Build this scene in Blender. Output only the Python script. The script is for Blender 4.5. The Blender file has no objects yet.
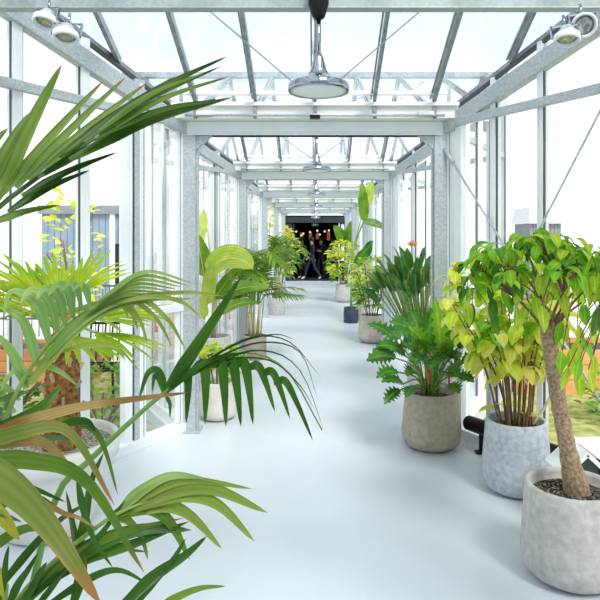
import bpy, math, random
from mathutils import Vector as V, Matrix, Quaternion
R = random.Random(7)
scn = bpy.context.scene
COL = scn.collection
EYE = 1.65
UP = V((0, 0, 1))

def at(px, py, d):
    """a point d metres down the corridor, read off the survey photo (600 px focal length)"""
    return V(((px - 315) / 600 * d, d, EYE - (py - 240) / 600 * d))

# ------------------------------------------------------------------ materials
def nodes(name):
    m = bpy.data.materials.new(name); m.use_nodes = True
    nt = m.node_tree
    for n in list(nt.nodes): nt.nodes.remove(n)
    return m, nt, nt.nodes.new('ShaderNodeOutputMaterial')

def mat(name, col, rough=.5, metal=0, col2=None, scale=8, spec=.5, bump=0, detail=4, lo=.35, hi=.65):
    m, nt, out = nodes(name)
    b = nt.nodes.new('ShaderNodeBsdfPrincipled')
    b.inputs['Roughness'].default_value = rough; b.inputs['Metallic'].default_value = metal
    b.inputs['Specular IOR Level'].default_value = spec
    b.inputs['Base Color'].default_value = (*col, 1)
    nt.links.new(b.outputs[0], out.inputs[0])
    if col2 or bump:
        tc = nt.nodes.new('ShaderNodeTexCoord')
        nz = nt.nodes.new('ShaderNodeTexNoise'); nz.inputs['Scale'].default_value = scale; nz.inputs['Detail'].default_value = detail
        nt.links.new(tc.outputs['Object'], nz.inputs['Vector'])
        if col2:
            r = nt.nodes.new('ShaderNodeValToRGB')
            r.color_ramp.elements[0].color = (*col, 1); r.color_ramp.elements[1].color = (*col2, 1)
            r.color_ramp.elements[0].position = lo; r.color_ramp.elements[1].position = hi
            nt.links.new(nz.outputs['Fac'], r.inputs[0]); nt.links.new(r.outputs[0], b.inputs['Base Color'])
        if bump:
            bp = nt.nodes.new('ShaderNodeBump'); bp.inputs['Strength'].default_value = bump; bp.inputs['Distance'].default_value = .01
            nt.links.new(nz.outputs['Fac'], bp.inputs['Height']); nt.links.new(bp.outputs[0], b.inputs['Normal'])
    return m

def emit(name, col, s):
    m, nt, out = nodes(name)
    e = nt.nodes.new('ShaderNodeEmission'); e.inputs[0].default_value = (*col, 1); e.inputs[1].default_value = s
    nt.links.new(e.outputs[0], out.inputs[0]); return m

def glassmat(name, tint, refl=.5, haze=0):
    m, nt, out = nodes(name)
    t = nt.nodes.new('ShaderNodeBsdfTransparent'); t.inputs[0].default_value = (*tint, 1)
    g = nt.nodes.new('ShaderNodeBsdfGlossy'); g.inputs['Roughness'].default_value = .02; g.inputs[0].default_value = (1, 1, 1, 1)
    lw = nt.nodes.new('ShaderNodeFresnel'); lw.inputs[0].default_value = 1.4
    mu = nt.nodes.new('ShaderNodeMath'); mu.operation = 'MULTIPLY'; mu.inputs[1].default_value = refl
    mx = nt.nodes.new('ShaderNodeMixShader')
    nt.links.new(lw.outputs[0], mu.inputs[0]); nt.links.new(mu.outputs[0], mx.inputs[0])
    if haze:
        df = nt.nodes.new('ShaderNodeBsdfTranslucent'); df.inputs[0].default_value = (.8, .9, 1, 1); m0 = nt.nodes.new('ShaderNodeMixShader'); m0.inputs[0].default_value = haze
        nt.links.new(t.outputs[0], m0.inputs[1]); nt.links.new(df.outputs[0], m0.inputs[2]); t = m0
    nt.links.new(t.outputs[0], mx.inputs[1]); nt.links.new(g.outputs[0], mx.inputs[2]); nt.links.new(mx.outputs[0], out.inputs[0])
    return m

def leafmat(name, c1, c2, stripe=0, tip=None, tippos=.9, edge=None, trans=.4, rough=.38, scale=5, midrib=.0):
    """leaf blade: patchy hue, lengthwise pleats, dry tip and dry margin; U runs across the blade, V along it"""
    c1, c2 = [(c[0] * .86, c[1] * .84, c[2] * .5) for c in (c1, c2)]
    m, nt, out = nodes(name)
    N, L = nt.nodes.new, nt.links.new
    tc = N('ShaderNodeTexCoord'); sep = N('ShaderNodeSeparateXYZ'); L(tc.outputs['UV'], sep.inputs[0])
    nz = N('ShaderNodeTexNoise'); nz.inputs['Scale'].default_value = scale; L(tc.outputs['Object'], nz.inputs[0])
    r = N('ShaderNodeValToRGB'); r.color_ramp.elements[0].position = .38; r.color_ramp.elements[1].position = .62
    r.color_ramp.elements[0].color = (*c1, 1); r.color_ramp.elements[1].color = (*c2, 1)
    L(nz.outputs['Fac'], r.inputs[0]); col = r.outputs[0]
    def mixto(col, fac, c, mode='MIX'):
        x = N('ShaderNodeMix'); x.data_type = 'RGBA'; x.blend_type = mode
        if hasattr(fac, 'links'): L(fac, x.inputs[0])
        else: x.inputs[0].default_value = fac
        L(col, x.inputs[6]); x.inputs[7].default_value = (*c, 1)
        return x.outputs[2]
    if stripe:
        ml = N('ShaderNodeMath'); ml.operation = 'MULTIPLY'; ml.inputs[1].default_value = stripe * 6.283; L(sep.outputs[0], ml.inputs[0])
        sn = N('ShaderNodeMath'); sn.operation = 'SINE'; L(ml.outputs[0], sn.inputs[0])
        mr = N('ShaderNodeMapRange'); mr.inputs[1].default_value = -1; mr.inputs[2].default_value = 1; mr.inputs[3].default_value = 0; mr.inputs[4].default_value = .3
        L(sn.outputs[0], mr.inputs[0]); col = mixto(col, mr.outputs[0], (c1[0] * .45, c1[1] * .5, c1[2] * .45))
    if midrib:
        su = N('ShaderNodeMath'); su.operation = 'SUBTRACT'; su.inputs[1].default_value = .5; L(sep.outputs[0], su.inputs[0])
        ab = N('ShaderNodeMath'); ab.operation = 'ABSOLUTE'; L(su.outputs[0], ab.inputs[0])
        lt = N('ShaderNodeMath'); lt.operation = 'LESS_THAN'; lt.inputs[1].default_value = midrib; L(ab.outputs[0], lt.inputs[0])
        h = N('ShaderNodeMath'); h.operation = 'MULTIPLY'; h.inputs[1].default_value = .6; L(lt.outputs[0], h.inputs[0])
        col = mixto(col, h.outputs[0], (min(1, c2[0] * 1.5 + .05), min(1, c2[1] * 1.3 + .05), c2[2] * 1.2 + .02))
    if edge:
        su = N('ShaderNodeMath'); su.operation = 'SUBTRACT'; su.inputs[1].default_value = .5; L(sep.outputs[0], su.inputs[0])
        ab = N('ShaderNodeMath'); ab.operation = 'ABSOLUTE'; L(su.outputs[0], ab.inputs[0])
        n2 = N('ShaderNodeTexNoise'); n2.inputs['Scale'].default_value = 9; L(tc.outputs['Object'], n2.inputs[0])
        ad = N('ShaderNodeMath'); ad.operation = 'MULTIPLY_ADD'; ad.inputs[1].default_value = .25; L(n2.outputs['Fac'], ad.inputs[0]); L(ab.outputs[0], ad.inputs[2])
        mr = N('ShaderNodeMapRange'); mr.inputs[1].default_value = .565; mr.inputs[2].default_value = .62; L(ad.outputs[0], mr.inputs[0])
        col = mixto(col, mr.outputs[0], edge)
    if tip:
        n2 = N('ShaderNodeTexNoise'); n2.inputs['Scale'].default_value = 14; L(tc.outputs['Object'], n2.inputs[0])
        ad = N('ShaderNodeMath'); ad.operation = 'MULTIPLY_ADD'; ad.inputs[1].default_value = .12; L(n2.outputs['Fac'], ad.inputs[0]); L(sep.outputs[1], ad.inputs[2])
        mr = N('ShaderNodeMapRange'); mr.inputs[1].default_value = tippos + .04; mr.inputs[2].default_value = tippos + .12; L(ad.outputs[0], mr.inputs[0])
        col = mixto(col, mr.outputs[0], tip)
    b = N('ShaderNodeBsdfPrincipled'); b.inputs['Roughness'].default_value = rough; b.inputs['Specular IOR Level'].default_value = .22; L(col, b.inputs['Base Color'])
    t = N('ShaderNodeBsdfTranslucent'); L(col, t.inputs[0])
    mx = N('ShaderNodeMixShader'); mx.inputs[0].default_value = trans
    L(b.outputs[0], mx.inputs[1]); L(t.outputs[0], mx.inputs[2]); L(mx.outputs[0], out.inputs[0])
    return m

M = {}
M['floor'] = mat('epoxy_floor', (.62, .665, .71), .30, 0, (.66, .705, .75), 1.3, spec=.35)
M['galv'] = mat('galvanised_steel', (.40, .445, .47), .42, .25, (.55, .59, .61), 55, detail=6)
M['galvd'] = mat('galvanised_steel_dull', (.30, .35, .34), .45, .35, (.38, .43, .42), 40, detail=6)
M['alu'] = mat('white_aluminium', (.80, .84, .87), .35, 0, (.85, .88, .9), 3)
M['cream'] = mat('off_white_sheet', (.80, .80, .77), .5, 0, (.85, .85, .82), 4)
M['dark_strip'] = mat('dark_strip_grey', (.06, .07, .075), .5)
M['glaz'] = mat('glazing_bar_grey', (.20, .23, .25), .4, .3, (.34, .37, .39), 18)
M['glass'] = glassmat('wall_glass', (.975, .985, .99), .35)
M['roofglass'] = glassmat('roof_glass', (.95, .98, .995), .14, .16)
M['chrome'] = mat('chrome', (.36, .39, .44), .06, 1)
M['black'] = mat('black_plastic', (.008, .008, .009), .5, spec=.2)
M['diffuser'] = mat('white_diffuser', (.82, .86, .84), .5)
M['lens'] = mat('lamp_lens', (.22, .22, .2), .15, .6, (.6, .58, .5), 60)
M['concrete_w'] = mat('pale_concrete', (.40, .385, .365), .85, 0, (.62, .60, .565), 26, bump=.3, detail=12, lo=.25, hi=.75)
M['concrete_b'] = mat('bluish_concrete', (.34, .38, .43), .85, 0, (.60, .64, .69), 32, bump=.35, detail=12, lo=.25, hi=.75)
M['concrete_t'] = mat('taupe_concrete', (.34, .285, .22), .85, 0, (.51, .445, .355), 26, bump=.3, detail=12, lo=.25, hi=.75)
M['concrete_tan'] = mat('tan_stone', (.42, .37, .31), .85, 0, (.60, .55, .48), 8, bump=.4, detail=8)
M['concrete_brown'] = mat('brown_clay', (.24, .20, .17), .8, 0, (.31, .27, .23), 8, bump=.2)
M['concrete_cream'] = mat('cream_stone', (.66, .61, .54), .8, 0, (.76, .72, .66), 6, bump=.2)
M['stain'] = mat('dark_stain', (.17, .17, .18), .85, 0, (.3, .3, .31), 40)
M['bowl'] = mat('white_bowl', (.78, .77, .74), .5, 0, (.84, .83, .8), 5)
M['navy'] = mat('navy_glaze', (.008, .02, .06), .5, 0, (.025, .045, .1), 9)
M['soil'] = mat('soil', (.02, .015, .01), .95, 0, (.42, .35, .27), 75, bump=1, lo=.50, hi=.70)
M['gravel'] = mat('gravel', (.14, .12, .10), .9, 0, (.72, .68, .6), 95, bump=1, lo=.42, hi=.6)
M['bark'] = mat('tan_bark', (.20, .13, .075), .85, 0, (.46, .33, .21), 60, bump=.8, detail=8)
M['fibre'] = mat('palm_fibre', (.12, .045, .012), .95, 0, (.48, .22, .07), 38, bump=1, detail=10)
M['stub'] = mat('cut_stub', (.55, .42, .27), .8)
M['twig'] = mat('brown_twig', (.13, .07, .035), .7, 0, (.22, .13, .07), 30)
M['greenstem'] = mat('green_stem', (.16, .27, .05), .45, 0, (.24, .36, .09), 12)
M['darkstem'] = mat('dark_green_stem', (.06, .12, .03), .45, 0, (.1, .18, .05), 12)
M['cane'] = mat('pale_cane', (.50, .42, .2), .5, 0, (.6, .54, .32), 14)
M['orange'] = mat('orange_petal', (.8, .2, .04), .5, 0, (.75, .34, .12), 30)
M['red'] = mat('red_sheath', (.6, .05, .03), .5)
M['wood'] = mat('orange_timber', (.55, .27, .09), .6, 0, (.68, .37, .14), 6)
M['brownwood'] = mat('brown_timber', (.25, .09, .03), .6, 0, (.36, .15, .06), 8)
M['wood2'] = mat('brown_orange_timber', (.33, .15, .05), .6, 0, (.45, .22, .08), 6)
M['redpaint'] = mat('red_paint', (.8, .1, .09), .5)
M['ground'] = mat('pale_paving', (.58, .59, .58), .9, 0, (.68, .68, .66), .8)
M['grass'] = mat('lawn', (.16, .24, .04), .95, 0, (.46, .40, .16), 9, bump=1, detail=8)
M['slab'] = mat('white_slab', (.8, .8, .78), .8)
M['bluegrey'] = mat('blue_grey_cladding', (.15, .21, .27), .6, 0, (.2, .27, .33), 3)
M['greyclad'] = mat('grey_cladding', (.16, .18, .19), .6, 0, (.22, .24, .25), 3)
M['facade'] = mat('white_render', (.85, .86, .86), .8)
M['slate'] = mat('slate_fascia', (.02, .03, .036), .5)
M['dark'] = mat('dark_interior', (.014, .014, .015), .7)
M['darkfloor'] = mat('dark_floor', (.05, .05, .05), .35, 0, (.09, .085, .08), 3)
M['greenled'] = emit('exit_green', (.01, .30, .10), .10)
M['whiteled'] = emit('exit_white', (.8, 1, .9), .25)
M['bulb'] = emit('warm_bulb', (1, .85, .65), .7)
M['amber'] = emit('amber_glow', (1, .36, .15), .16)
M['skin'] = mat('skin', (.50, .27, .18), .5)
M['hair'] = mat('dark_hair', (.012, .009, .007), .6)
M['blackcloth'] = mat('black_cloth', (.013, .013, .016), .9)
M['jeans'] = mat('blue_jeans', (.02, .03, .075), .9)
M['whiteshoe'] = mat('pale_shoe', (.65, .65, .65), .6)
M['paper'] = mat('pale_paper', (.7, .72, .72), .7)
M['lhousegl'] = mat('dark_green_glass', (.01, .03, .028), .1)
# leaves
tipb = (.42, .20, .07)
M['k_dark'] = leafmat('kentia_dark', (.035, .125, .025), (.075, .22, .04), 3, (.25, .12, .04), .97, trans=.3)
M['k_dark2'] = leafmat('kentia_deep', (.03, .10, .012), (.09, .20, .03), 2, tipb, .97, trans=.3)
M['k_pale2'] = leafmat('kentia_sage', (.14, .26, .07), (.26, .39, .12), 2, tipb, .92, trans=.35)
M['k_soft'] = leafmat('kentia_soft', (.30, .54, .26), (.50, .68, .38), 2, tipb, .98, trans=.4)
M['midstem'] = mat('frond_stem', (.10, .24, .04), .45, 0, (.16, .30, .06), 12)
M['lime2'] = leafmat('lime_green_leaf', (.42, .68, .06), (.66, .84, .12), midrib=.05, trans=.5, scale=14)
M['k_mid'] = leafmat('kentia_green', (.13, .27, .06), (.24, .38, .09), 3, tipb, .94, trans=.4)
M['k_pale'] = leafmat('kentia_pale', (.30, .44, .12), (.44, .55, .20), 2, tipb, .97, trans=.45)
M['k_dry'] = leafmat('kentia_half_dry', (.22, .33, .09), (.36, .40, .18), 3, tipb, .86, (.50, .27, .10), trans=.35)
M['k_brown'] = leafmat('kentia_brown', (.36, .22, .11), (.60, .45, .28), 4, (.2, .09, .04), .9, trans=.25, rough=.6)
M['k_yel'] = leafmat('kentia_yellow', (.50, .52, .06), (.68, .66, .12), 4, trans=.45)
M['k_teal'] = leafmat('kentia_teal', (.08, .22, .12), (.17, .32, .19), 3, trans=.3)
M['fan'] = leafmat('windmill_palm', (.34, .56, .03), (.60, .74, .08), 2, (.8, .6, .15), .92, trans=.5)
M['lush'] = leafmat('bright_leaf', (.17, .50, .04), (.32, .68, .07), midrib=.05, trans=.45, scale=14)
M['deep'] = leafmat('deep_leaf', (.04, .19, .03), (.11, .34, .05), midrib=.05, trans=.35, scale=14)
M['lime'] = leafmat('lime_leaf', (.62, .84, .08), (.84, .95, .2), midrib=.05, trans=.55, scale=16)
M['yell'] = leafmat('yellow_leaf', (.95, .92, .2), (1., .98, .5), midrib=.05, trans=.55, scale=16)
M['philo'] = leafmat('philodendron', (.045, .19, .035), (.10, .30, .06), midrib=.06, trans=.25, rough=.28, scale=9)
M['philo_y'] = leafmat('philodendron_young', (.22, .50, .05), (.32, .58, .08), midrib=.08, trans=.4, rough=.3, scale=9)
M['strel'] = leafmat('strelitzia', (.05, .18, .07), (.13, .31, .13), midrib=.07, trans=.25, scale=9)
M['strel_p'] = leafmat('strelitzia_pale', (.16, .30, .12), (.30, .42, .22), midrib=.07, trans=.3, scale=9)
M['banana'] = leafmat('banana_leaf', (.52, .76, .14), (.80, .92, .30), 9, (.5, .36, .1), .98, trans=.5, scale=6, midrib=.03)
M['banana_g'] = leafmat('banana_green', (.14, .36, .04), (.30, .50, .09), 9, trans=.45, scale=6, midrib=.03)
M['areca'] = leafmat('areca', (.19, .42, .05), (.42, .60, .11), 2, (.6, .5, .1), .96, trans=.4, scale=4)
M['areca_d'] = leafmat('areca_dark', (.09, .27, .04), (.2, .40, .07), 2, trans=.35, scale=4)
M['brownleaf'] = leafmat('brown_leaf', (.45, .15, .04), (.6, .28, .08), trans=.3)
M['garden'] = leafmat('garden_leaf', (.14, .30, .05), (.34, .48, .12), trans=.4)

# ------------------------------------------------------------------ mesh builder
class MB:
    def __init__(s): s.v = []; s.f = []; s.m = []; s.uv = []; s.sm = []
    def quad(s, idx, m=0, uv=None, smooth=False):
        s.f.append(tuple(idx)); s.m.append(m); s.uv.append(uv or [(0, 0)] * len(idx)); s.sm.append(smooth)
    def box(s, c, size, rot=None, m=0):
        c = V(c); hx, hy, hz = size[0] / 2, size[1] / 2, size[2] / 2; b = len(s.v)
        for x, y, z in ((-1, -1, -1), (1, -1, -1), (1, 1, -1), (-1, 1, -1), (-1, -1, 1), (1, -1, 1), (1, 1, 1), (-1, 1, 1)):
            p = V((x * hx, y * hy, z * hz))
            if rot is not None: p = rot @ p
            s.v.append(c + p)
        for q in ((0, 3, 2, 1), (4, 5, 6, 7), (0, 1, 5, 4), (1, 2, 6, 5), (2, 3, 7, 6), (3, 0, 4, 7)): s.quad([b + i for i in q], m)
    def bar(s, p0, p1, w, h, up=UP, m=0):
        """rectangular section from p0 to p1, w across and h along up"""
        p0, p1, up = V(p0), V(p1), V(up); d = (p1 - p0).normalized(); side = d.cross(up).normalized(); u = side.cross(d).normalized()
        b = len(s.v)
        for p in (p0, p1):
            for x, z in ((-1, -1), (1, -1), (1, 1), (-1, 1)): s.v.append(p + side * x * w / 2 + u * z * h / 2)
        for q in ((0, 1, 2, 3), (7, 6, 5, 4), (0, 4, 5, 1), (1, 5, 6, 2), (2, 6, 7, 3), (3, 7, 4, 0)): s.quad([b + i for i in q], m)
    def prism(s, pts, ext, m=0):
        """polygon pts pushed along ext"""
        b = len(s.v); n = len(pts); ext = V(ext)
        s.v += [V(p) for p in pts] + [V(p) + ext for p in pts]
        s.quad([b + i for i in reversed(range(n))], m); s.quad([b + n + i for i in range(n)], m)
        for i in range(n): j = (i + 1) % n; s.quad([b + i, b + j, b + n + j, b + n + i], m)
    def poly(s, pts, m=0):
        b = len(s.v); s.v += [V(p) for p in pts]; s.quad(range(b, b + len(pts)), m)
    def tube(s, pts, rad, n=8, m=0, cap=True):
        pts = [V(p) for p in pts]; k = len(pts)
        if not hasattr(rad, '__len__'): rad = [rad] * k
        b = len(s.v); ref = None
        for i, p in enumerate(pts):
            t = (pts[min(i + 1, k - 1)] - pts[max(i - 1, 0)]).normalized()
            if ref is None:
                ref = t.orthogonal().normalized()
            ref = (ref - t * ref.dot(t)).normalized(); o = t.cross(ref)
            for j in range(n):
                a = 2 * math.pi * j / n; s.v.append(p + (ref * math.cos(a) + o * math.sin(a)) * rad[i])
        for i in range(k - 1):
            for j in range(n):
                j2 = (j + 1) % n; s.quad([b + i * n + j, b + i * n + j2, b + (i + 1) * n + j2, b + (i + 1) * n + j], m, [(j / n, i / k), ((j + 1) / n, i / k), ((j + 1) / n, (i + 1) / k), (j / n, (i + 1) / k)], True)
        if cap: s.quad([b + j for j in reversed(range(n))], m); s.quad([b + (k - 1) * n + j for j in range(n)], m)
    def lathe(s, prof, c=(0, 0, 0), n=40, m=0, axis=None, sq=0):
        """profile of (radius, height) turned about z; sq>0 makes it squarish"""
        c = V(c); b = len(s.v); q = axis.to_track_quat('Z', 'Y') if axis is not None else None
        for r, z in prof:
            for j in range(n):
                a = 2 * math.pi * j / n; rr = r * (1 + sq * (math.sin(2 * a) ** 2)); p = V((math.cos(a) * rr, math.sin(a) * rr, z)); s.v.append(c + (q @ p if q else p))
        for i in range(len(prof) - 1):
            for j in range(n):
                j2 = (j + 1) % n; s.quad([b + i * n + j, b + i * n + j2, b + (i + 1) * n + j2, b + (i + 1) * n + j], m, None, True)
        if prof[0][0] > 1e-4: s.quad([b + j for j in reversed(range(n))], m)
        if prof[-1][0] > 1e-4: s.quad([b + (len(prof) - 1) * n + j for j in range(n)], m)
    def ribbon(s, pts, w, nrm, fold=.25, m=0, prof=None, roll=0.):
        """leaf blade along pts; w greatest half width; fold lifts the margins"""
        k = len(pts); b = len(s.v); nrm = V(nrm)
        for i, p in enumerate(pts):
            t = (pts[min(i + 1, k - 1)] - pts[max(i - 1, 0)]).normalized(); u = i / (k - 1)
            sd = t.cross(nrm)
            if sd.length < 1e-4: sd = t.orthogonal()
            sd.normalize()
            if roll: sd = Quaternion(t, roll) @ sd
            n2 = sd.cross(t).normalized()
            ww = w * (prof(u) if prof else lance(u))
            s.v += [p - sd * ww + n2 * ww * fold, p, p + sd * ww + n2 * ww * fold]
        for i in range(k - 1):
            u0, u1 = i / (k - 1), (i + 1) / (k - 1); a = b + i * 3
            s.quad([a, a + 1, a + 4, a + 3], m, [(0, u0), (.5, u0), (.5, u1), (0, u1)], True)
            s.quad([a + 1, a + 2, a + 5, a + 4], m, [(.5, u0), (1, u0), (1, u1), (.5, u1)], True)
    def leaf(s, base, d, n, length, w, droop=.8, fold=.3, k=6, m=0, prof=None, roll=0.):
        p = V(base); d = V(d).normalized(); pts = [p.copy()]
        for i in range(k):
            p = p + d * (length / k); pts.append(p.copy()); d = (d + V((0, 0, -droop / k))).normalized()
        s.ribbon(pts, w, n, fold, m, prof, roll); return pts
    def build(s, name, mats, parent=None, bevel=0):
        me = bpy.data.meshes.new(name); me.from_pydata([tuple(p) for p in s.v], [], s.f)
        if not isinstance(mats, (list, tuple)): mats = [mats]
        for mm in mats: me.materials.append(mm)
        me.polygons.foreach_set('material_index', s.m); me.polygons.foreach_set('use_smooth', s.sm)
        uvl = me.uv_layers.new(name='UVMap'); flat = [c for f in s.uv for p in f for c in p]; uvl.data.foreach_set('uv', flat)
        me.update(); o = bpy.data.objects.new(name, me); COL.objects.link(o)
        if parent is not None: o.parent = parent
        if bevel:
            md = o.modifiers.new('bevel', 'BEVEL'); md.width = bevel; md.segments = 2; md.limit_method = 'ANGLE'
        return o

def lance(u): return min(1, .35 + u * 2.6) * max(0, 1 - u) ** .55 * 1.08 if u < 1 else 0
def ellip(u): return max(0, math.sin(math.pi * min(1, u ** .85))) ** .8
def paddle(u): return max(0., math.sin(math.pi * u ** .7)) ** .6
def strap(u): return min(1, .5 + u * 3) * (1 - max(0, (u - .6) / .4) ** 1.5)
def lobed(u): return ellip(u) * (.80 + .26 * math.sin(u * 40))

def spline(P, n=14):
    P = [V(p) for p in P]
    if len(P) == 2: return [P[0].lerp(P[1], i / n) for i in range(n + 1)]
    Q = [P[0] * 2 - P[1]] + P + [P[-1] * 2 - P[-2]]; out = []; seg = len(P) - 1
    for i in range(n + 1):
        t = i / n * seg; k = min(int(t), seg - 1); t -= k; a, b, c, d = Q[k:k + 4]
        out.append(.5 * ((2 * b) + (c - a) * t + (2 * a - 5 * b + 4 * c - d) * t * t + (3 * b - a - 3 * c + d) * t ** 3))
    return out

def tag(o, label=None, cat=None, group=None, kind=None):
    if label: o['label'] = label
    if cat: o['category'] = cat
    if group: o['group'] = group
    if kind: o['kind'] = kind
    return o
def empty(name, loc=(0, 0, 0), label=None, cat=None, group=None, kind=None):
    o = bpy.data.objects.new(name, None); o.location = loc; COL.objects.link(o); o.empty_display_size = .1
    return tag(o, label, cat, group, kind)
def copy_tree(o, parent=None):
    c = o.copy(); COL.objects.link(c)
    if parent is not None: c.parent = parent
    for ch in list(o.children): copy_tree(ch, c)
    return c
def wallx(y):
    d = abs((y - Y1 + PITCH / 2) % PITCH - PITCH / 2); return NECK + TAN * d
def one(fn, name, m, parent=None, bevel=0):
    b = MB(); fn(b); return b.build(name, m, parent, bevel)

# ------------------------------------------------------------------ the glasshouse
PITCH, NECK, HALF = 3.8, 1.083, 1.9
Y1 = 5.2                                            # first steel portal in view
LAST = 5                                            # portals at Y1 + i*PITCH, i = -1 .. LAST
TAN = .6
XMID = NECK + TAN * HALF
def roof_z(d): return 2.79 + .42 * d                # d = distance from the portal, along the axis

fl = MB(); ys = []
for i in range(-2, LAST + 1): ys += [(Y1 + i * PITCH, NECK + .16), (Y1 + (i + .5) * PITCH, XMID + .12)]
ys = ys[:-1]; ys[-1] = (ys[-1][0], NECK + .5)
ring = [(w, y) for y, w in ys] + [(-w, y) for y, w in reversed(ys)]
for i in range(len(ys) - 1):
    (y0, w0), (y1, w1) = ys[i], ys[i + 1]
    fl.prism([(-w0, y0, -.12), (w0, y0, -.12), (w1, y1, -.12), (-w1, y1, -.12)], (0, 0, .12))
tag(fl.build('floor', M['floor']), kind='structure')
tag(one(lambda b: b.box((0, 30, -.17), (120, 120, .06)), 'ground', M['ground']), kind='structure')

def portal(i):
    y = Y1 + i * PITCH; r = empty('portal_frame', (0, y, 0), kind='structure')
    for s in (-1, 1):
        def post(b, s=s):
            b.box((s * NECK, 0, 1.275), (.11, .10, 2.55)); b.box((s * (NECK - .063), .02, 1.25), (.018, .05, 2.5))
            b.box((s * NECK, 0, .008), (.2, .18, .016))
        one(post, 'post', M['galv'], r, .004)
        one(lambda b: b.box((s * (NECK + .06), -.02, 1.25), (.01, .05, 2.5)), 'dark_strip', M['dark_strip'], r)  # thin dark strip added to darken the post's outer edge for contrast
        one(lambda b: b.prism([(s * (NECK - .055), -.03, 2.55), (s * (NECK - .19), -.03, 2.55), (s * (NECK - .055), -.03, 2.43)], (0, .06, 0)), 'gusset', M['galv'], r)
        one(lambda b: (b.box((s * (NECK - .16), -.2, 2.705), (.13, .05, .035)),), 'roof_vent_motor', M['alu'], r, .006)
    one(lambda b: (b.box((0, 0, 2.61), (2 * NECK + .16, .1, .12)), b.box((0, 0, 2.556), (2 * NECK, .13, .012))), 'beam', M['alu'], r, .004)
    g = MB()
    g.box((0, 0, 2.73), (2 * NECK + .24, .34, .115)); g.box((0, -.19, 2.785), (2 * NECK + .24, .03, .03)); g.box((0, .19, 2.785), (2 * NECK + .24, .03, .03))
    g.build('gutter', M['cream'], r, .004)
    one(lambda b: b.tube([(-NECK, -.2, 2.69), (NECK, -.2, 2.69)], .012), 'vent_shaft', M['galv'], r)
    one(lambda b: b.box((0, -.2, 2.675), (.085, .05, .03)), 'gearbox', M['black'], r)
for i in range(-2, LAST): portal(i)

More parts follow.
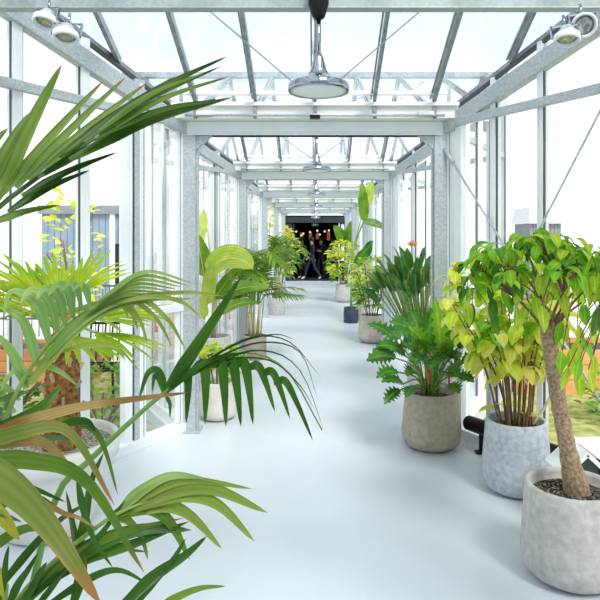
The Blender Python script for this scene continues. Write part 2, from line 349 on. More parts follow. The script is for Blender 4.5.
def wall(i, half, s):
    """one straight length of glazed wall from the portal out to the widest point; half=-1 lies before portal i, +1 behind it"""
    y0 = Y1 + i * PITCH; L = HALF
    nk = NECK + (.3 if i == LAST else 0); TAN = (XMID - nk) / HALF
    name = 'wall_left' if s < 0 else 'wall_right'
    r = empty(name, (0, y0, 0), kind='structure')
    def P(d, z, off=0):                              # d metres along the axis from the portal, off outward
        return V((s * (nk + .05 + TAN * d + off * .857), half * d, z))
    dirv = (P(1, 0) - P(0, 0)).normalized()
    nrm = V((s * .857, -half * .515, 0))
    near_left = (i == 0 and half == -1 and s == -1)
    ms = [(.02, .07), (.45, .10), (.885, .075), (1.33, .07), (HALF - .03, .1)] if s < 0 else [(.02, .07), (.47, .045), (.85, .045), (1.3, .05), (HALF - .03, .1)]
    for k, (d, w) in enumerate(ms):
        b = MB(); h = roof_z(d) - .06
        b.bar(P(d, .0), P(d, h), .05, w, dirv)
        b.build('mullion', M['galv'] if s < 0 and k == 1 else M['alu'], r, .003)
        b = MB(); b.bar(P(d, .0, .035), P(d, h, .035), .03, w * .55, dirv); b.bar(P(d, .02, -.03), P(d, h - .03, -.03), .012, w * .3, dirv)
        b.build('cover_strip', M['alu'], r)
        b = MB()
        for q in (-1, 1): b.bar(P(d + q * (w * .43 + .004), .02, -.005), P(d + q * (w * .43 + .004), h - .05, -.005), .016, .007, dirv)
        b.build('dark_strip', M['dark_strip'], r)  # edge darkening built in as thin dark strips, for local contrast
    if True:
        d = .55 if s < 0 else .15
        b = MB(); b.bar(P(d, 0), P(d, 2.62), .06, .075, dirv); b.build('door_post', M['alu'], r, .004)
    one(lambda b: b.bar(P(0, .04), P(L, .04), .10, .08), 'sill', M['alu'], r, .004)
    one(lambda b: (b.bar(P(.02, 1.07), P(ms[1][0], 1.07), .06, .06),), 'middle_rail', M['alu'], r, .004)
    b = MB(); b.bar(P(.1, 2.64, -.045), P(L, 2.64, -.045), .05, .065)
    b.build('rail', M['galv'], r, .004)
    b = MB()
    for d in (ms[2][0], ms[3][0]):
        for q in (-.03, .0, .03): b.tube([P(d - .12 + q, 2.64, -.068), P(d - .12 + q, 2.64, -.074)], .008, 8)
    b.build('bolt', M['dark_strip'], r)
    sl = .375
    one(lambda b: b.bar(P(-.03, 2.60, -.02), P(L, 2.60 + sl * L, -.02), .08, .13), 'rafter', M['galv'], r, .004)
    b = MB(); b.bar(P(.0, roof_z(0) - .03, .02), P(L, roof_z(L) - .03, .02), .04, .035); b.build('eave_bar', M['glaz'], r)
    b = MB(); b.bar(P(.0, roof_z(0) - .075, -.01), P(L, roof_z(L) - .075, -.01), .03, .025); b.build('eave_gasket', M['dark_strip'], r)
    for d in (ms[2][0], ms[3][0]):
        one(lambda b: (b.bar(P(d, 2.6 + sl * d), P(d, roof_z(d) - .06), .03, .04, dirv),), 'cleat', M['alu'], r)
    for (d0, _), (d1, _) in zip(ms[:-1], ms[1:]):
        b = MB(); b.poly([P(d0, .06, .01), P(d1, .06, .01), P(d1, roof_z(d1) - .05, .01), P(d0, roof_z(d0) - .05, .01)]); b.build('pane', M['glass'], r)
        # thin frame of the light in the opening
        f = MB()
        for dd in (d0 + .05, d1 - .05): f.bar(P(dd, .09, .0), P(dd, 2.58, .0), .03, .03, dirv)
        if d0 < .4: f.build('casement_frame', M['alu'] if d0 < .4 or s > 0 else M['galv'], r)
    if i == 0 and half == -1 and s == 1:
        b = MB(); b.tube([P(.03, 2.46, -.06), P(1.6, .15, -.06)], .009, 8); b.tube([P(.05, 2.43, -.06), P(.14, 2.30, -.06)], .017, 8); b.box(P(.0, 2.46, -.05), (.06, .05, .1)); b.build('brace_rod', M['galv'], r)
        b = MB(); b.tube([P(.05, .15, -.06), P(1.36, 2.62, -.06)], .009, 8); b.build('brace_rod', M['galv'], r)
    return r
for i in range(-2, LAST + 1):
    for half in (-1, 1):
        if (i == -2 and half == -1) or (i == LAST and half == 1): continue
        for s in (-1, 1): wall(i, half, s)

def roof(i, half):
    y0 = Y1 + i * PITCH; r = empty('ceiling', (0, y0, 0), kind='structure')
    D0 = .14
    xs = [k * .5 for k in range(-4, 5)]
    edges = sorted(xs)
    for x in xs:
        ds = max(D0, (abs(x) - NECK - .06) / TAN)
        if ds > HALF - .1: continue
        b = MB()
        b.bar((x, half * ds, roof_z(ds) - .02), (x, half * HALF, roof_z(HALF) - .02), .026, .06)
        b.bar((x - .028, half * ds, roof_z(ds) - .005), (x - .028, half * HALF, roof_z(HALF) - .005), .012, .02)
        if abs(x) < NECK: b.box((x, half * (.185), 2.735), (.03, .012, .14))
        b.build('glazing_bar', M['glaz'], r)
    cuts = [-XMID - .06] + [k * .5 for k in range(-4, 5)] + [XMID + .06]
    for a, c in zip(cuts[:-1], cuts[1:]):
        da, dc = max(D0, (abs(a) - NECK - .06) / TAN), max(D0, (abs(c) - NECK - .06) / TAN)
        da, dc = min(da, HALF), min(dc, HALF)
        pts = [(a, half * HALF, roof_z(HALF)), (c, half * HALF, roof_z(HALF))]
        if dc < HALF - 1e-3: pts.append((c, half * dc, roof_z(dc)))
        if da < HALF - 1e-3: pts.append((a, half * da, roof_z(da)))
        b = MB(); b.poly(pts); b.build('pane', M['roofglass'], r)
    for s in (-1, 1):
        one(lambda b: b.tube([(s * .02, half * .2, roof_z(.2) - .05), (s * 1.3, half * HALF, roof_z(HALF) - .06)], .006, 6), 'wind_brace', M['galv'], r)
    # lower and upper sash line of the roof vents
    one(lambda b: b.bar((-NECK - .02, half * .2, roof_z(.2) + .0), (NECK + .02, half * .2, roof_z(.2) + .0), .05, .03), 'vent_sash', M['cream'], r)
for i in range(-2, LAST + 1):
    for half in (-1, 1):
        if (i == -2 and half == -1) or (i == LAST and half == 1): continue
        roof(i, half)
for i in range(-2, LAST):
    y = Y1 + (i + .5) * PITCH
    r = empty('tie_beam', (0, y + .1, 0), kind='structure')
    one(lambda b: (b.box((0, 0, 3.012), (2 * XMID, .07, .12)), b.box((0, -.03, 2.952), (2 * XMID, .03, .012))), 'beam', M['galvd'], r, .004)
    one(lambda b: b.bar((-XMID - .05, -.1, roof_z(HALF) + .01), (XMID + .05, -.1, roof_z(HALF) + .01), .08, .06), 'ridge', M['glaz'], r)
    for x in (-1.6, 1.6):
        one(lambda b: b.box((x, -.03, 3.25), (.04, .03, .45)), 'hanger', M['galvd'], r)

# ------------------------------------------------------------------ pendants
ordw = ['largest and first', 'second', 'third', 'fourth', 'fifth', 'sixth']
def pendant(loc, label):
    r = empty('pendant_lamp', loc, label, 'lamp', 'disc pendant lamps down the corridor')
    one(lambda b: b.lathe([(.001, 0.66), (.05, .66), (.056, .6), (.056, .47), (.036, .405), (.03, .395), (.001, .395)], n=24), 'canopy', M['black'], r)
    one(lambda b: b.tube([(0, 0, .13), (0, 0, .43)], .0145, 12), 'pole', M['chrome'], r)
    one(lambda b: b.tube([(-.03, 0, .2), (-.03, 0, .42)], .006, 6), 'cable', M['alu'], r)
    one(lambda b: b.lathe([(.018, .20), (.028, .175), (.046, .11), (.075, .05)], n=24), 'cap', M['chrome'], r)
    one(lambda b: b.lathe([(.05, .058), (.10, .05), (.15, .04), (.168, .03), (.17, .0), (.166, -.012), (.163, -.004), (.16, .01)], n=48), 'shade', M['chrome'], r)
    one(lambda b: b.lathe([(.163, -.004), (.12, -.014), (.06, -.02), (.001, -.021)], n=48), 'diffuser', M['diffuser'], r)
    return r
for k in range(6):
    y = Y1 + (k - .5) * PITCH
    pendant((.02, y, 2.475), ['largest chrome disc pendant lamp, on a black cone below the top steel beam', 'second chrome disc pendant lamp down the corridor, framed by the first roof opening',
            'third chrome disc pendant lamp, counting down the corridor', 'fourth chrome disc pendant lamp, counting down the corridor', 'fifth chrome disc pendant lamp, the last but one before the dark doorway',
            'smallest chrome disc pendant lamp, right above the dark doorway fascia'][k])

def spot(loc, aim, label):
    r = empty('spotlight', loc, label, 'spotlight', 'spotlights clamped to the top steel beam')
    a = V(aim).normalized()
    one(lambda b: b.lathe([(.066, -.005), (.066, .02), (.058, .03), (.05, .012), (.05, -.005)], n=28, axis=a), 'ring', M['alu'], r)
    one(lambda b: b.lathe([(.05, .008), (.03, .014), (.001, .006)], n=28, axis=a), 'lens', M['lens'], r)
    one(lambda b: b.lathe([(.001, -.06), (.028, -.058), (.045, -.03), (.06, -.006)], n=28, axis=a), 'housing', M['galv'], r)
    sd = a.cross(UP).normalized()
    def yk(b):
        for q in (-1, 1): b.bar(sd * q * .07, sd * q * .07 + V((0, .03, .07)), .006, .02)
        b.bar(sd * -.073 + V((0, .03, .07)), sd * .073 + V((0, .03, .07)), .02, .006)
        b.tube([V((0, .03, .07)), V((0, .05, .13))], .008)
    one(yk, 'yoke', M['chrome'], r)
    return r
spot(at(46, 20, 3.24), (-.1, -.35, -1), 'round spotlight under the top beam, upper one of the pair at the left')
spot(at(66, 35, 3.14), (.05, -.3, -1), 'round spotlight under the top beam, lower one of the pair at the left')
spot(at(584, 25, 3.22), (-.3, -1, -.45), 'round spotlight at the right tilted outward so its lens faces the camera')
spot(at(567, 37, 3.12), (-.1, -.25, -1), 'round spotlight at the right pointing straight down beside the tilted one')

# ------------------------------------------------------------------ dark building at the corridor's end
YE = Y1 + LAST * PITCH
b = MB()
for s in (-1, 1): b.box((s * 5.2, YE + .15, 1.6), (7.8, .2, 3.2))
b.box((0, YE + .15, 2.92), (2.6, .2, .56)); tag(b.build('wall_end', M['facade']), kind='structure')
b = MB(); b.box((0, YE + .03, 2.47), (2.62, .06, .24)); tag(b.build('trim_1', M['slate']), kind='structure')
b = MB()
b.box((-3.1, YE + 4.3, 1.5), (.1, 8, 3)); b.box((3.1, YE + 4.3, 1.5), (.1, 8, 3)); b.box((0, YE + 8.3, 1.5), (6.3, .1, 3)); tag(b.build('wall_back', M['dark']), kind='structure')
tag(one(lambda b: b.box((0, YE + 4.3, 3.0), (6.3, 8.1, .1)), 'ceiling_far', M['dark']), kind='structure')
tag(one(lambda b: b.box((0, YE + 4.3, -.06), (6.3, 8.2, .12)), 'floor_far', M['darkfloor']), kind='structure')
tag(one(lambda b: b.box((0, Y1 - 2 * PITCH - .3, 1.6), (7, .2, 3.4)), 'wall_near_unseen', M['greyclad']), kind='structure')  # unseen wall behind the camera, added to darken the near floor
r = empty('door_1', (0, YE + .1, 0), kind='structure')
for x, m in ((-.95, 'slate'), (-.86, 'slate')): one(lambda b: b.box((x, 0, 1.17), (.04, .05, 2.34)), 'frame', M[m], r)
one(lambda b: (b.box((.98, 0, 1.17), (.05, .05, 2.34)), b.box((1.12, 0, 1.55), (.12, .02, 1.5))), 'frame', M['alu'], r)
one(lambda b: b.box((-1.12, 0, 1.17), (.3, .02, 2.3)), 'panel', M['slate'], r)
r = empty('exit_sign', (0, YE + .3, 2.27), 'small green exit sign under the dark doorway fascia', 'sign')
one(lambda b: b.box((0, 0, 0), (.30, .04, .13)), 'panel', M['greenled'], r)
def pict(b):
    b.box((-.06, -.022, .035), (.025, .004, .025)); b.bar((-.06, -.022, .02), (-.075, -.022, -.015), .004, .02, V((0, -1, 0)).cross(UP)); b.bar((-.075, -.022, -.015), (-.1, -.022, -.045), .004, .014, V((1, 0, 0)))
    b.bar((-.07, -.022, -.01), (-.045, -.022, -.045), .004, .014, V((1, 0, 0))); b.box((.0, -.022, 0), (.03, .004, .09)); b.box((.075, -.022, 0), (.05, .004, .015)); b.prism([(.095, -.022, .025), (.095, -.022, -.025), (.125, -.022, 0)], (0, -.003, 0))
one(pict, 'running_figure_symbol', M['whiteled'], r)
spots = [(-.82, 2.1, 2.02), (-.5, 1.4, 1.92), (-.22, 2.4, 2.0), (.1, 1.6, 2.05), (.22, 3.0, 1.9), (.42, 1.8, 2.02), (-.62, 3.1, 1.86), (.62, 2.6, 2.08)]
for k, (x, y, z) in enumerate(spots):
    r = empty('globe_lamp', (x, YE + y, z), 'small warm globe lamp hanging in the dark room past the doorway', 'lamp', 'globe lamps in the dark room')
    one(lambda b: b.lathe([(.001, -.045)] + [(.045 * math.sin(a * math.pi / 8), -.045 * math.cos(a * math.pi / 8)) for a in range(1, 8)] + [(.001, .045)], n=12), 'globe', M['bulb'], r)
    one(lambda b: b.tube([(0, 0, .045), (0, 0, 2.95 - z)], .006, 6), 'cord', M['black'], r)
for k, (px, h, lab) in enumerate([(301.5, .34, 'amber glowing standing lamp, leftmost of the row in the dark room'), (310.5, .3, 'amber glowing standing lamp in the dark room, second from the left of the row'),
                                  (317.5, .3, 'amber glowing standing lamp in the dark room, third from the left of the row'), (328.5, .42, 'tall amber glowing standing lamp, rightmost and biggest in the dark room')]):
    p = at(px, 236, YE + 4)
    r = empty('floor_lamp', p, lab, 'lamp', 'amber lights in the dark room')
    one(lambda b: b.lathe([(.05, -h / 2), (.075, -h / 2 + .05), (.075, h / 2 - .05), (.05, h / 2)], n=14), 'shade', M['amber'], r)
    one(lambda b: b.tube([(0, 0, -p.z), (0, 0, -h / 2)], .015, 8), 'post', M['black'], r)
    one(lambda b: b.lathe([(.14, -p.z), (.14, -p.z + .02), (.03, -p.z + .03)], n=16), 'base', M['black'], r)

def person(loc, rz, label, pose, mats, held=None):
    """one continuous skinned body; joints given for the pose, then regions coloured as clothes"""
    J = dict(pelvis=(0, 0, .95), waist=(0, 0, 1.1), chest=(0, .0, 1.32), neck=(0, .0, 1.48), chin=(0, -.01, 1.55), head=(0, -.01, 1.64), crown=(0, .01, 1.73),
             shl=(-.18, 0, 1.42), shr=(.18, 0, 1.42), ell=(-.24, .02, 1.14), elr=(.24, .02, 1.14), wrl=(-.23, -.1, .92), wrr=(.23, -.1, .92), hal=(-.22, -.14, .83), har=(.22, -.14, .83),
             hil=(-.1, 0, .9), hir=(.1, 0, .9), knl=(-.11, -.02, .5), knr=(.11, -.02, .5), anl=(-.11, .03, .09), anr=(.11, .03, .09), tol=(-.12, -.14, .035), tor=(.12, -.14, .035))
    J.update(pose)
    rad = dict(pelvis=.15, waist=.13, chest=.155, neck=.055, chin=.075, head=.095, crown=.06, shl=.07, shr=.07, ell=.048, elr=.048, wrl=.032, wrr=.032, hal=.035, har=.035, hil=.1, hir=.1, knl=.065, knr=.065, anl=.045, anr=.045, tol=.035, tor=.035)
    E = [('pelvis', 'waist'), ('waist', 'chest'), ('chest', 'neck'), ('neck', 'chin'), ('chin', 'head'), ('head', 'crown')]
    for q in 'lr': E += [('chest', 'sh' + q), ('sh' + q, 'el' + q), ('el' + q, 'wr' + q), ('wr' + q, 'ha' + q), ('pelvis', 'hi' + q), ('hi' + q, 'kn' + q), ('kn' + q, 'an' + q), ('an' + q, 'to' + q)]
    names = list(J); verts = [V(J[n]) for n in names]; edges = [(names.index(a), names.index(c)) for a, c in E]
    # five fingers on each hand
    fr = {}
    for q, sg in (('l', -1), ('r', 1)):
        h = V(J['ha' + q]); w = V(J['wr' + q]); d = (h - w).normalized(); sd = d.cross(V((sg, 0, .01))).normalized(); hi = names.index('ha' + q)
        for k in range(4):
            a = len(verts); off = sd * (k - 1.5) * .019
            verts.append(h + d * .045 + off); verts.append(h + d * (.08 + .008 * (1 - abs(k - 1.5))) + off + V((-sg * .015, 0, 0))); fr[a] = .0095; fr[a + 1] = .008
            edges += [(hi, a), (a, a + 1)]
        a = len(verts); verts.append(h + sd * .05 + d * .02); fr[a] = .01; edges.append((hi, a))
    me = bpy.data.meshes.new('person'); me.from_pydata([tuple(v) for v in verts], edges, [])
    o = bpy.data.objects.new('person', me); COL.objects.link(o)
    sk = o.modifiers.new('skin', 'SKIN'); ss = o.modifiers.new('sub', 'SUBSURF'); ss.levels = 1; ss.render_levels = 1
    sv = me.skin_vertices[0].data
    for k in range(len(verts)):
        rr = rad[names[k]] if k < len(names) else fr[k]
        ry = rr * (.72 if k < len(names) and names[k] in ('pelvis', 'waist', 'chest') else 1)
        sv[k].radius = (rr, ry); sv[k].use_root = (k == 0)
    dg = bpy.context.evaluated_depsgraph_get(); dg.update()
    m2 = bpy.data.meshes.new_from_object(o.evaluated_get(dg)); o.modifiers.clear(); o.data = m2
    # materials: 0 skin 1 top 2 trousers 3 shoes
    m2.materials.clear()
    for mm in mats: m2.materials.append(mm)
    segs = [(V(J[a]), V(J[c]), a, c) for a, c in E]
    for p in m2.polygons:
        c = p.center; best = min(segs, key=lambda q: (c - (q[0] + (q[1] - q[0]) * max(0, min(1, (c - q[0]).dot(q[1] - q[0]) / (q[1] - q[0]).length_squared)))).length)
        a = best[0:4][3]
        p.material_index = 0 if a in ('chin', 'head', 'crown', 'hal', 'har') else 3 if a[:2] in ('to',) else 2 if a[:2] in ('kn', 'an', 'hi') else 1
        p.use_smooth = True
    # nose and brow
    H = V(J['head']); fy = -1
    for v in m2.vertices:
        q = v.co - H
        if abs(q.x) < .02 and q.y < -.05 and -.05 < q.z < .02: v.co.y -= .018
    o.location = loc; o.rotation_euler.z = rz
    tag(o, label, 'person', 'people past the dark doorway')
    hb = MB(); Hc = H + V((0, .015, .03))
    hb.lathe([(.102, -.055), (.112, -.01), (.11, .04), (.085, .085), (.045, .107), (.001, .112)], Hc, 20)
    hb.lathe([(.06, -.12), (.09, -.06), (.1, -.01)], Hc + V((0, .03, -.01)), 16); hb.build('hair', M['hair'], o)
    for q in (-1, 1): one(lambda eb: eb.lathe([(.001, -.012), (.012, 0), (.001, .012)], H + V((q * .035, -.088, .012)), 8), 'eye', M['hair'], o)
    if held:
        return o
    return o
bk = [M['skin'], M['blackcloth'], M['blackcloth'], M['blackcloth']]
stride = dict(knl=(-.1, -.2, .52), anl=(-.1, -.28, .12), tol=(-.1, -.45, .05), knr=(.1, .1, .5), anr=(.1, .36, .14), tor=(.1, .24, .035), wrl=(-.24, .12, .9), hal=(-.24, .16, .82), wrr=(.22, -.2, .95), har=(.2, -.26, .88))
hold = dict(elr=(.24, -.02, 1.15), wrr=(.1, -.25, 1.17), har=(.03, -.3, 1.18), ell=(-.24, -.02, 1.15), wrl=(-.1, -.25, 1.17), hal=(-.03, -.3, 1.2))
person((-.12, YE + .55, .0), math.radians(-75), 'person in black top and blue jeans striding across the dark doorway', stride, [M['skin'], M['blackcloth'], M['jeans'], M['whiteshoe']])
person((-.55, YE + 1.5, 0), math.radians(-40), 'person in black with pale shoes standing behind the striding person, nearer the palms', {}, [M['skin'], M['blackcloth'], M['blackcloth'], M['whiteshoe']])
person((.26, YE + 1.45, 0), math.radians(-20), 'person in black holding both hands up at the chest in the doorway', hold, bk)
person((.78, YE + 2.0, 0), math.radians(-50), 'person in black standing at the doorway side by the lime bush', {}, bk)
# ------------------------------------------------------------------ potted plants
def rnd(a, b): return R.uniform(a, b)
def pot(r, rim, h, m, sh='egg', soil=.05, soilm='soil', wall=.022, sq=0):
    """round planter standing at the plant's base, with its soil"""
    if sh == 'egg': prof = [(.001, 0), (rim * .72, 0), (r * .84, .025), (r * .95, h * .12), (r * .99, h * .21), (r, h * .3), (r * .985, h * .42), (r + (rim - r) * .72, h * .8), (rim, h - .008), (rim - .006, h)]
    elif sh == 'cyl': prof = [(.001, 0), (r * .94, 0), (r * .97, .012), (r, h * .5), (rim, h - .006), (rim - .005, h)]
    else: prof = [(.001, 0), (r * .52, 0), (r * .60, .02), (r * .74, h * .35), (r * .88, h * .62), (r * .935, h * .78), (r * .985, h * .80), (r, h * .97), (r - .012, h)]
    k = rim if sh != 'bowl' else r
    prof += [(k - wall, h), (k - wall - .004, h - .02), (k - wall - .01, h - soil - .03), (.001, h - soil - .03)]
    return lambda root: (one(lambda b: b.lathe(prof, n=56, sq=sq), 'pot', M[m], root), soilpart(root, k - wall - .003, h - soil, soilm))
def soilpart(root, r, z, m):
    b = MB(); n = 28; rings = 7; base = 0
    b.v.append(V((0, 0, z)))
    for i in range(1, rings + 1):
        for j in range(n):
            a = 2 * math.pi * j / n; rr = r * i / rings; b.v.append(V((rr * math.cos(a), rr * math.sin(a), z + (rnd(-.008, .012) if i < rings else -.006))))
    for j in range(n): b.quad([0, 1 + j, 1 + (j + 1) % n], 0, None, True)
    for i in range(rings - 1):
        for j in range(n): a = 1 + i * n; j2 = (j + 1) % n; b.quad([a + j, a + n + j, a + n + j2, a + j2], 0, None, True)
    return b.build('soil', M[m], root)
def plant(name, x, y, label, group=None): return empty(name, (x, y, 0), label, 'plant', group)
def loc(root, px, py, d): return at(px, py, d) - V(root.location)

def pinnate(name, root, rach, nl, length, width, m, droop=.7, angle=.9, t0=.2, stem='greenstem', rad=.006, lift=.1, nrm=UP, tip=.5, folds=.25, msub=None):
    """feather frond: a midrib sub-part and a blade of paired leaflets"""
    b = MB(); pts = spline(rach, 24); n = len(pts) - 1
    for k in range(nl):
        t = t0 + (1 - t0) * (k + .5) / nl; f = t * n; i = min(int(f), n - 1); p = pts[i].lerp(pts[i + 1], f - i); tg = (pts[i + 1] - pts[i]).normalized()
        sd = tg.cross(V(nrm)); sd = sd.normalized() if sd.length > 1e-3 else tg.orthogonal().normalized(); up = sd.cross(tg)
        L = length * (1 - (1 - tip) * max(0, (t - .45) / .55)) * min(1, .55 + t)
        for s in (-1, 1):
            an = angle * (1 - .45 * t) * rnd(.9, 1.1); d = tg * math.cos(an) + sd * s * math.sin(an) + up * lift
            b.leaf(p, d, up, L * rnd(.85, 1.1), width, droop * rnd(.7, 1.3), folds, 6, 0, None, rnd(-.3, .3))
    fr = b.build(name, M[m], root)
    one(lambda q: q.tube(pts, [rad * (1 - .75 * i / n) for i in range(n + 1)], 6), 'midrib', M[stem], fr)
    return fr

# --- the big kentia palm beside the camera: every frond follows its own course
kr = plant('kentia_palm', -.98, 1.72, 'big palm in front at the left, its long fronds arching in, some half brown')
pot(.24, .22, .42, 'concrete_w')(kr)
def frond(rach, leaves, stem='greenstem', rad=.009, mats=('k_mid',), n=None):
    """rach: course of the midrib; leaves: (course, half width in m, material, roll)"""
    b = MB(); ml = list(mats)
    for pts, wd, mi, roll in leaves:
        q = spline([loc(kr, *p) for p in pts], 16)
        b.ribbon(q, wd, V((0, -1, .35)), rnd(.15, .4), mi, lance, roll)
    fr = b.build('frond', [M[x] for x in ml], kr)
    rp = spline([loc(kr, *p) for p in rach], 26) if rach else None
    if rp: one(lambda q: q.tube(rp, [rad * (1 - .8 * i / 26) for i in range(27)], 8), 'midrib', M[stem], fr)
    return fr
C0 = (-20, 640, 1.72)      # where the stems leave the pot
# upper frond, sweeping up to the right
A = []
for tipx, tipy, bx, by, w, mi, ro in [
    (62, 64, -6, 205, .026, 0, .1), (30, 112, -14, 190, .020, 0, .3), (8, 128, -30, 175, .018, 0, .2), (104, 80, 2, 195, .015, 0, .5), (126, 77, 16, 188, .014, 0, .4), (148, 82, 28, 180, .013, 0, .3), (168, 84, 44, 168, .012, 0, .4), (176, 76, 66, 152, .013, 1, .2),
    (228, 56, 84, 142, .013, 1, .2), (222, 66, 60, 158, .016, 1, -.2), (231, 76, 95, 138, .011, 0, .1), (233, 97, 70, 160, .020, 1, .0), (228, 99, 100, 136, .016, 1, -.3), (205, 73, 100, 130, .010, 0, 0), (146, 122, 38, 178, .012, 1, .2), (118, 152, 22, 196, .013, 1, .1), (90, 170, 8, 212, .013, 1, .2), (60, 205, -12, 225, .012, 0, .2)]:
    d0, d1 = 1.5, 1.5 + .0016 * (tipx - bx)
    mx, my = (tipx + bx) / 2, (tipy + by) / 2
    sag = -8 if tipx > 200 else -3
    A.append(([(bx, by, d0), (mx, my + sag, (d0 + d1) / 2), (tipx, tipy, d1)], w, mi, ro))
frond([C0, (-70, 480, 1.6), (-60, 320, 1.5), (-20, 228, 1.5), (40, 176, 1.55), (100, 136, 1.62), (160, 114, 1.7), (215, 99, 1.78)], A, 'darkstem', .011, ('k_pale2', 'k_dark2'))
# pale frond arching over the windmill palm
A = []
L1 = [(27, 388, [(27, 388), (12, 352), (-8, 330)]), (38, 366, [(38, 366), (24, 322), (-2, 306)]), (50, 345, [(50, 345), (38, 306), (12, 292), (4, 318)]), (58, 335, [(58, 335), (50, 302), (32, 290), (20, 304)]), (66, 326, [(66, 326), (60, 296), (46, 288), (36, 300)]),
      (74, 318, [(74, 318), (70, 292), (58, 285), (48, 296)]), (82, 311, [(82, 311), (78, 288), (70, 284), (60, 292)]), (20, 400, [(20, 400), (4, 385), (-14, 384)]), (30, 385, [(30, 385), (14, 372), (0, 392)]), (16, 412, [(16, 412), (0, 405), (-14, 420)]), (90, 306, [(90, 306), (86, 288), (80, 285), (72, 292)])]
for k, (x, y, pp) in enumerate(L1): A.append(([(px, py, 1.62 - .03 * j) for j, (px, py) in enumerate(pp)], .016 if k < 6 else .0105, 0, rnd(-.3, .3)))
for k in range(13):
    t = k / 12; x, y = 40 + t * 60, 362 - t * 62
    A.append(([(x, y, 1.62), (x + 45, y - 38 + t * 10, 1.66), (x + 85 + 10 * t, y - 58 + 42 * t, 1.72)], .0075, k % 2, .2))
for tip in [(148, 345, 118, 303), (172, 346, 128, 301), (186, 350, 138, 300), (200, 316, 150, 298), (222, 296, 140, 299), (138, 330, 112, 304), (128, 318, 106, 306)]:
    A.append(([(tip[2] - 40, tip[3] + 6, 1.66), (tip[2], tip[3] - 2, 1.7), ((tip[0] + tip[2]) / 2 + 6, (tip[1] + tip[3]) / 2 - 5, 1.74), (tip[0], tip[1], 1.78)], .010, 1, 0))
A.append(([(30, 384, 1.6), (75, 330, 1.62), (118, 306, 1.68), (165, 298, 1.74)], .020, 1, 0.1))
A.append(([(46, 358, 1.6), (80, 322, 1.62), (125, 300, 1.68), (195, 299, 1.76)], .016, 0, 0.4))
A.append(([(60, 352, 1.62), (90, 345, 1.64), (118, 348, 1.68), (140, 372, 1.72)], .008, 1, 0.4))
A.append(([(40, 362, 1.62), (62, 372, 1.63), (78, 386, 1.66)], .010, 0, 0.4))
frond([C0, (-24, 540, 1.68), (-8, 470, 1.64), (10, 408, 1.6), (32, 366, 1.6), (62, 330, 1.62), (100, 304, 1.66), (150, 297, 1.74)], A, 'greenstem', .010, ('k_soft', 'k_pale'))
# long dark frond reaching out over the floor
A = [([(164, 394, 1.9), (190, 356, 1.9), (215, 318, 1.9), (241, 277, 1.9)], .024, 0, .2),
     ([(164, 394, 1.9), (195, 352, 1.9), (222, 312, 1.92), (238, 280, 1.93)], .016, 1, -.4),
     ([(164, 392, 1.9), (158, 372, 1.88), (148, 374, 1.86), (139, 400, 1.84)], .016, 0, .2), ([(166, 390, 1.9), (161, 376, 1.9), (155, 376, 1.88), (152, 392, 1.86)], .012, 0, .2), ([(166, 396, 1.9), (170, 404, 1.88), (170, 418, 1.86)], .008, 0, .2)]
for x0, y0, x1, y1, w in [(186, 374, 186, 424, .014), (203, 365, 205, 425, .017), (220, 362, 226, 427, .018), (231, 361, 241, 427, .017), (243, 362, 253, 425, .016), (257, 365, 275, 412, .013), (271, 371, 290, 419, .012), (284, 380, 313, 441, .011)]:
    A.append(([(x0 - 10, y0 + 4, 1.93), (x0 + 1, y0 + 1, 1.92), (x0 * .6 + x1 * .4 + 2, y0 * .6 + y1 * .4, 1.91), (x1, y1, 1.9)], w * 1.25, 0, 0))
for pp in [[(170, 388), (210, 358), (252, 337), (290, 342), (322, 379)], [(172, 388), (215, 362), (262, 350), (300, 370), (326, 436)], [(180, 382), (225, 360), (270, 360), (300, 385), (316, 412)], [(175, 384), (220, 356), (262, 342), (300, 352), (318, 400)], [(172, 390), (205, 362), (240, 342), (275, 334), (296, 340)]]:
    A.append(([(a, c, 1.9 + .02 * j) for j, (a, c) in enumerate(pp)], .0062, 1, 1.1))
A += [([(168, 391, 1.9), (190, 372, 1.9), (215, 358, 1.92), (250, 352, 1.95)], .013, 0, .5)]
frond([(20, 640, 1.75), (55, 500, 1.8), (90, 460, 1.85), (128, 424, 1.88), (164, 393, 1.9), (205, 364, 1.93), (248, 352, 1.97), (288, 372, 2.0), (322, 430, 2.02)], A, 'midstem', .0115, ('k_dark', 'k_dark2'))
# low frond fanning out over the floor
A = []
for pts, w, mi in [
    ([(118, 512), (150, 492), (190, 480), (253, 489)], .013, 0), ([(118, 513), (160, 493), (210, 488), (268, 513)], .022, 0), ([(118, 514), (170, 496), (215, 503), (255, 542)], .019, 0), ([(116, 516), (160, 505), (190, 515), (222, 549)], .017, 0), ([(118, 512), (140, 492), (170, 476), (205, 478)], .014, 1),
    ([(112, 516), (140, 506), (168, 520), (190, 560)], .018, 2), ([(112, 518), (128, 520), (142, 538), (148, 560)], .010, 2),
    ([(40, 585), (90, 548), (140, 530), (192, 530)], .020, 3), ([(36, 590), (80, 560), (130, 545), (190, 521)], .016, 3), ([(30, 600), (70, 560), (120, 533), (184, 518)], .012, 2), ([(20, 604), (60, 570), (100, 535), (125, 500)], .010, 3)]:
    A.append(([(a, c, 1.55 + .0007 * (a - 40)) for a, c in pts], w * 1.3, mi, rnd(-.3, .3)))
frond([(-10, 640, 1.66), (30, 585, 1.6), (80, 540, 1.58), (125, 510, 1.6), (180, 494, 1.66), (235, 496, 1.7)], A, 'greenstem', .009, ('k_pale', 'k_soft', 'k_mid', 'k_dark'))
